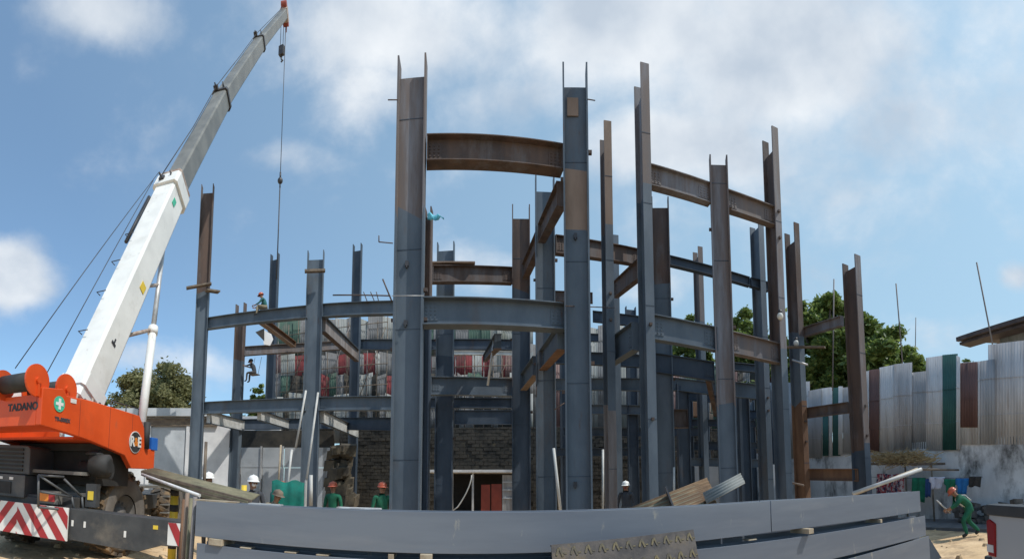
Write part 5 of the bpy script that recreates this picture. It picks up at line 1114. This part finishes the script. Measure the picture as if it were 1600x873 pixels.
    for (r, z, br) in prof:
        for i in range(n): a = 2*pi*i/n; k = 1+(.22 if br and cos(a) > .3 else 0)-(.08 if br and cos(a) < -.3 else 0); vs.append(top+fw_*(r*1.12*cos(a)*k*s)+rt_*(r*sin(a)*s)+up_*(z*s-(.01*s if br else 0)))
    hm.add(vs, [(j*n+i, j*n+(i+1) % n, (j+1)*n+(i+1) % n, (j+1)*n+i) for j in range(len(prof)-1) for i in range(n)], 0, True)
    hm.tube([top+fw_*.1*s+up_*.06*s, top+up_*.127*s, top-fw_*.1*s+up_*.06*s], .012*s, 6); hm.build('hard_hat', hat, o)
    if mask: mk = MB(); mk.ball(hc+fw_*.062*s-up_*.035*s, .045*s, .045*s, .042*s, 10, 8); mk.build('face_mask', mask, o)
    if vest:
        vv = MB()
        for k in (-1, 1): a = W['shL' if k < 0 else 'shR'].lerp(W['nk0'], .45); w__ = W['wai']+rt_*k*.07*s; vv.tube([a-fw_*.02*s+up_*.03*s, a+fw_*.10*s-up_*.03*s, W['che']+rt_*k*.07*s+fw_*.145*s, w__+fw_*.13*s], .014*s, 5); vv.tube([a-fw_*.02*s+up_*.03*s, W['che']-rt_*k*.05*s-fw_*.15*s, w__-fw_*.14*s], .014*s, 5)
        vv.build('harness', 'strap', o)
    return o
def at(px, d): q = P(px, 760, d); return V((q.x, q.y, 0))
def face_cam(px): return -((px-800)/700)+pi     # heading so that body +y points to the camera
person(at(395, 9.4), face_cam(395)+.25, {}, 'shirtdark', 'trousers', 'hatwhite', 'worker in a white hard hat, face mask and dark shirt behind the stack', 1.0, 'maskwhite')
person(at(327, 10.2), face_cam(327)-.9, dict(elL=(-.24, .12, 1.15), wrL=(-.2, .32, 1.05), haL=(-.2, .4, 1.05)), 'shirtdark', 'trousers', 'hatwhite', 'worker in a white hard hat partly hidden by the thin brown stake', 1.02)
person(at(430, 10.8), face_cam(430)+1.9, dict(nk0=(0, .1, 1.40), nk1=(0, .13, 1.45), hd0=(0, .17, 1.5), hd1=(0, .19, 1.59)), 'shirtteal', 'trousers', 'hatorange', 'worker in teal and orange helmet bending in front of the green mesh', .98)
person(at(420, 9.9), face_cam(420)+.9, dict(pel=(0, 0, .8), wai=(0, .05, .93), che=(0, .14, 1.12), nk0=(0, .2, 1.25), nk1=(0, .23, 1.3), hd0=(0, .26, 1.36), hd1=(0, .27, 1.45), shL=(-.19, .15, 1.2), shR=(.19, .15, 1.2), hiL=(-.1, 0, .78), hiR=(.1, 0, .78), knL=(-.12, .2, .45), knR=(.12, .2, .45), elL=(-.25, .25, .95), wrL=(-.2, .42, .9), haL=(-.18, .5, .9), elR=(.25, .25, .95), wrR=(.2, .42, .9), haR=(.18, .5, .9)), 'khaki', 'khaki', 'darkwood', 'stooping worker in khaki right of the masked man', .95)
person(at(521, 11.5), face_cam(521)-.5, dict(), 'shirtgreen', 'trousers', 'hatorange', 'worker in green with an orange helmet beside the rough masonry pier', .96)
person(at(597, 11.0), face_cam(597)+.4, dict(), 'shirtgreen', 'trousers', 'hatorange', 'worker in green with an orange helmet just left of the huge column', .97)
person(at(603, 9.5), face_cam(603)+1.2, dict(pel=(0, 0, .72), wai=(0, .06, .85), che=(0, .16, 1.02), nk0=(0, .22, 1.13), nk1=(0, .25, 1.18), hd0=(0, .28, 1.24), hd1=(0, .3, 1.33), shL=(-.19, .16, 1.1), shR=(.19, .16, 1.1), hiL=(-.1, 0, .7), hiR=(.1, 0, .7), knL=(-.14, .3, .46), knR=(.14, .3, .46), elL=(-.25, .28, .88), wrL=(-.2, .42, .8), haL=(-.18, .5, .78), elR=(.25, .28, .88), wrR=(.2, .42, .8), haR=(.18, .5, .78)), 'shirtteal', 'trousers', 'hatorange', 'crouching worker whose red helmet just clears the stack top', .93)
person(at(978, 13.5), face_cam(978)-.3, dict(), 'shirtdark', 'trousers', 'hatwhite', 'worker in dark clothes and pale helmet between the right columns', 1.0, 'sheetred')
# striding worker near the laundry, leaning forward with both hands on a tool
wk = at(1511, 11.4)
person(wk, face_cam(1505)-1.25, dict(pel=(0, -.05, .80), wai=(0, .03, .92), che=(0, .2, 1.07), nk0=(0, .31, 1.15), nk1=(0, .35, 1.19), hd0=(0, .40, 1.22), hd1=(0, .44, 1.30), shL=(-.19, .26, 1.12), shR=(.19, .26, 1.12), elL=(-.24, .42, .92), wrL=(-.12, .60, .82), haL=(-.08, .67, .8), elR=(.24, .35, .88), wrR=(.12, .52, .76), haR=(.08, .6, .74),
        hiL=(-.1, -.03, .78), hiR=(.1, -.03, .78), knL=(-.12, .22, .46), anL=(-.12, .12, .09), toL=(-.12, .27, .03), knR=(.12, -.02, .42), anR=(.12, -.32, .12), toR=(.12, -.2, .03)), 'shirtgreen', 'shirtgreen', 'hatorange', 'stooping worker in green with an orange helmet walking by the right wall', .9, None, True, bulk=1.3)
q = wk; hr = Matrix.Rotation(face_cam(1505)-1.25, 3, 'Z'); mb = MB(); mb.tube([q+hr @ V((.1, .45, .62)), q+hr @ V((-.12, .85, .98))], .02, 6); tag(mb.build('tool_handle', 'pole'), 'pale tool handle held by the stooping green worker', 'tool')
# rider on the left wing beam
q = P(416, 484, 20.35); q = V((q.x, q.y, q.z-.02)); 
sit = dict(pel=(0, 0, .10), wai=(0, .05, .23), che=(0, .14, .42), nk0=(0, .2, .54), nk1=(0, .22, .59), hd0=(0, .25, .66), hd1=(0, .27, .74), shL=(-.19, .16, .5), shR=(.19, .16, .5), elL=(-.24, .3, .28), wrL=(-.15, .5, .2), haL=(-.12, .58, .18), elR=(.24, .3, .28), wrR=(.15, .5, .2), haR=(.12, .58, .18),
        hiL=(-.1, 0, .1), hiR=(.1, 0, .1), knL=(-.16, .40, .18), anL=(-.2, .42, -.22), toL=(-.2, .55, -.27), knR=(.16, .42, .16), anR=(.2, .44, -.24), toR=(.2, .57, -.29))
person(q, 2.0, sit, 'shirtteal', 'khaki', 'hatorange', 'worker in teal sitting astride the upper beam of the left wing', 1.0)
q = P(398, 585, 24.6)
person(q, 1.6, dict(pel=(0, 0, .10), wai=(0, .05, .25), che=(0, .14, .45), nk0=(0, .2, .56), nk1=(0, .22, .61), hd0=(0, .25, .68), hd1=(0, .27, .76), shL=(-.19, .16, .53), shR=(.19, .16, .53), elL=(-.24, .35, .45), wrL=(-.15, .55, .5), haL=(-.12, .63, .52), elR=(.24, .35, .45), wrR=(.15, .55, .5), haR=(.12, .63, .52),
        hiL=(-.1, 0, .1), hiR=(.1, 0, .1), knL=(-.14, .4, .1), anL=(-.14, .42, -.3), toL=(-.14, .55, -.34), knR=(.14, .4, .1), anR=(.14, .42, -.3), toR=(.14, .55, -.34)), 'shirtdark', 'trousers', 'shirtdark', 'dark clad welder perched below the rear beam of the left wing', 1.05)
# his hanging seat board, on ropes from the beam
s0 = q+V((0, 0, .0)); mb = MB(); mb.box(s0.x-.25, s0.x+.25, s0.y-.15, s0.y+.15, s0.z-.04, s0.z); sb = thing('hanging_seat', s0, 'small board seat hung on ropes under the rear beam of the left wing', 'hanging seat'); mb.build('seat', 'darkwood', sb)
mb = MB(); zt = P(398, 556, 24.6).z
for dx in (-.22, .22): mb.tube([V((s0.x+dx, s0.y, s0.z)), V((s0.x+dx, s0.y+.3, zt))], .012, 5)
mb.build('rope', 'cable', sb)
# dark and white scrap of sheet hung on the left wing
a, b, c_, e = P(399, 519, 24), P(413, 513, 24), P(413, 533, 24), P(402, 520, 24); mb = MB(); mb.add([a, b, c_], [(0, 1, 2)]); o = mb.build('tarp', 'clothdark'); o.modifiers.new('s', 'SOLIDIFY').thickness = .02; tag(o, 'dark triangular flap of tarp hung on the left wing', 'tarp')
mb = MB(); mb.add([P(411, 515, 24.2), P(424, 522, 24.2), P(427, 530, 24.2), P(422, 540, 24.2), P(412, 538, 24.2)], [(0, 1, 2, 3, 4)]); o = mb.build('tarp', 'maskwhite'); o.modifiers.new('s', 'SOLIDIFY').thickness = .02; tag(o, 'white flap of sheet beside the dark triangular one', 'tarp')
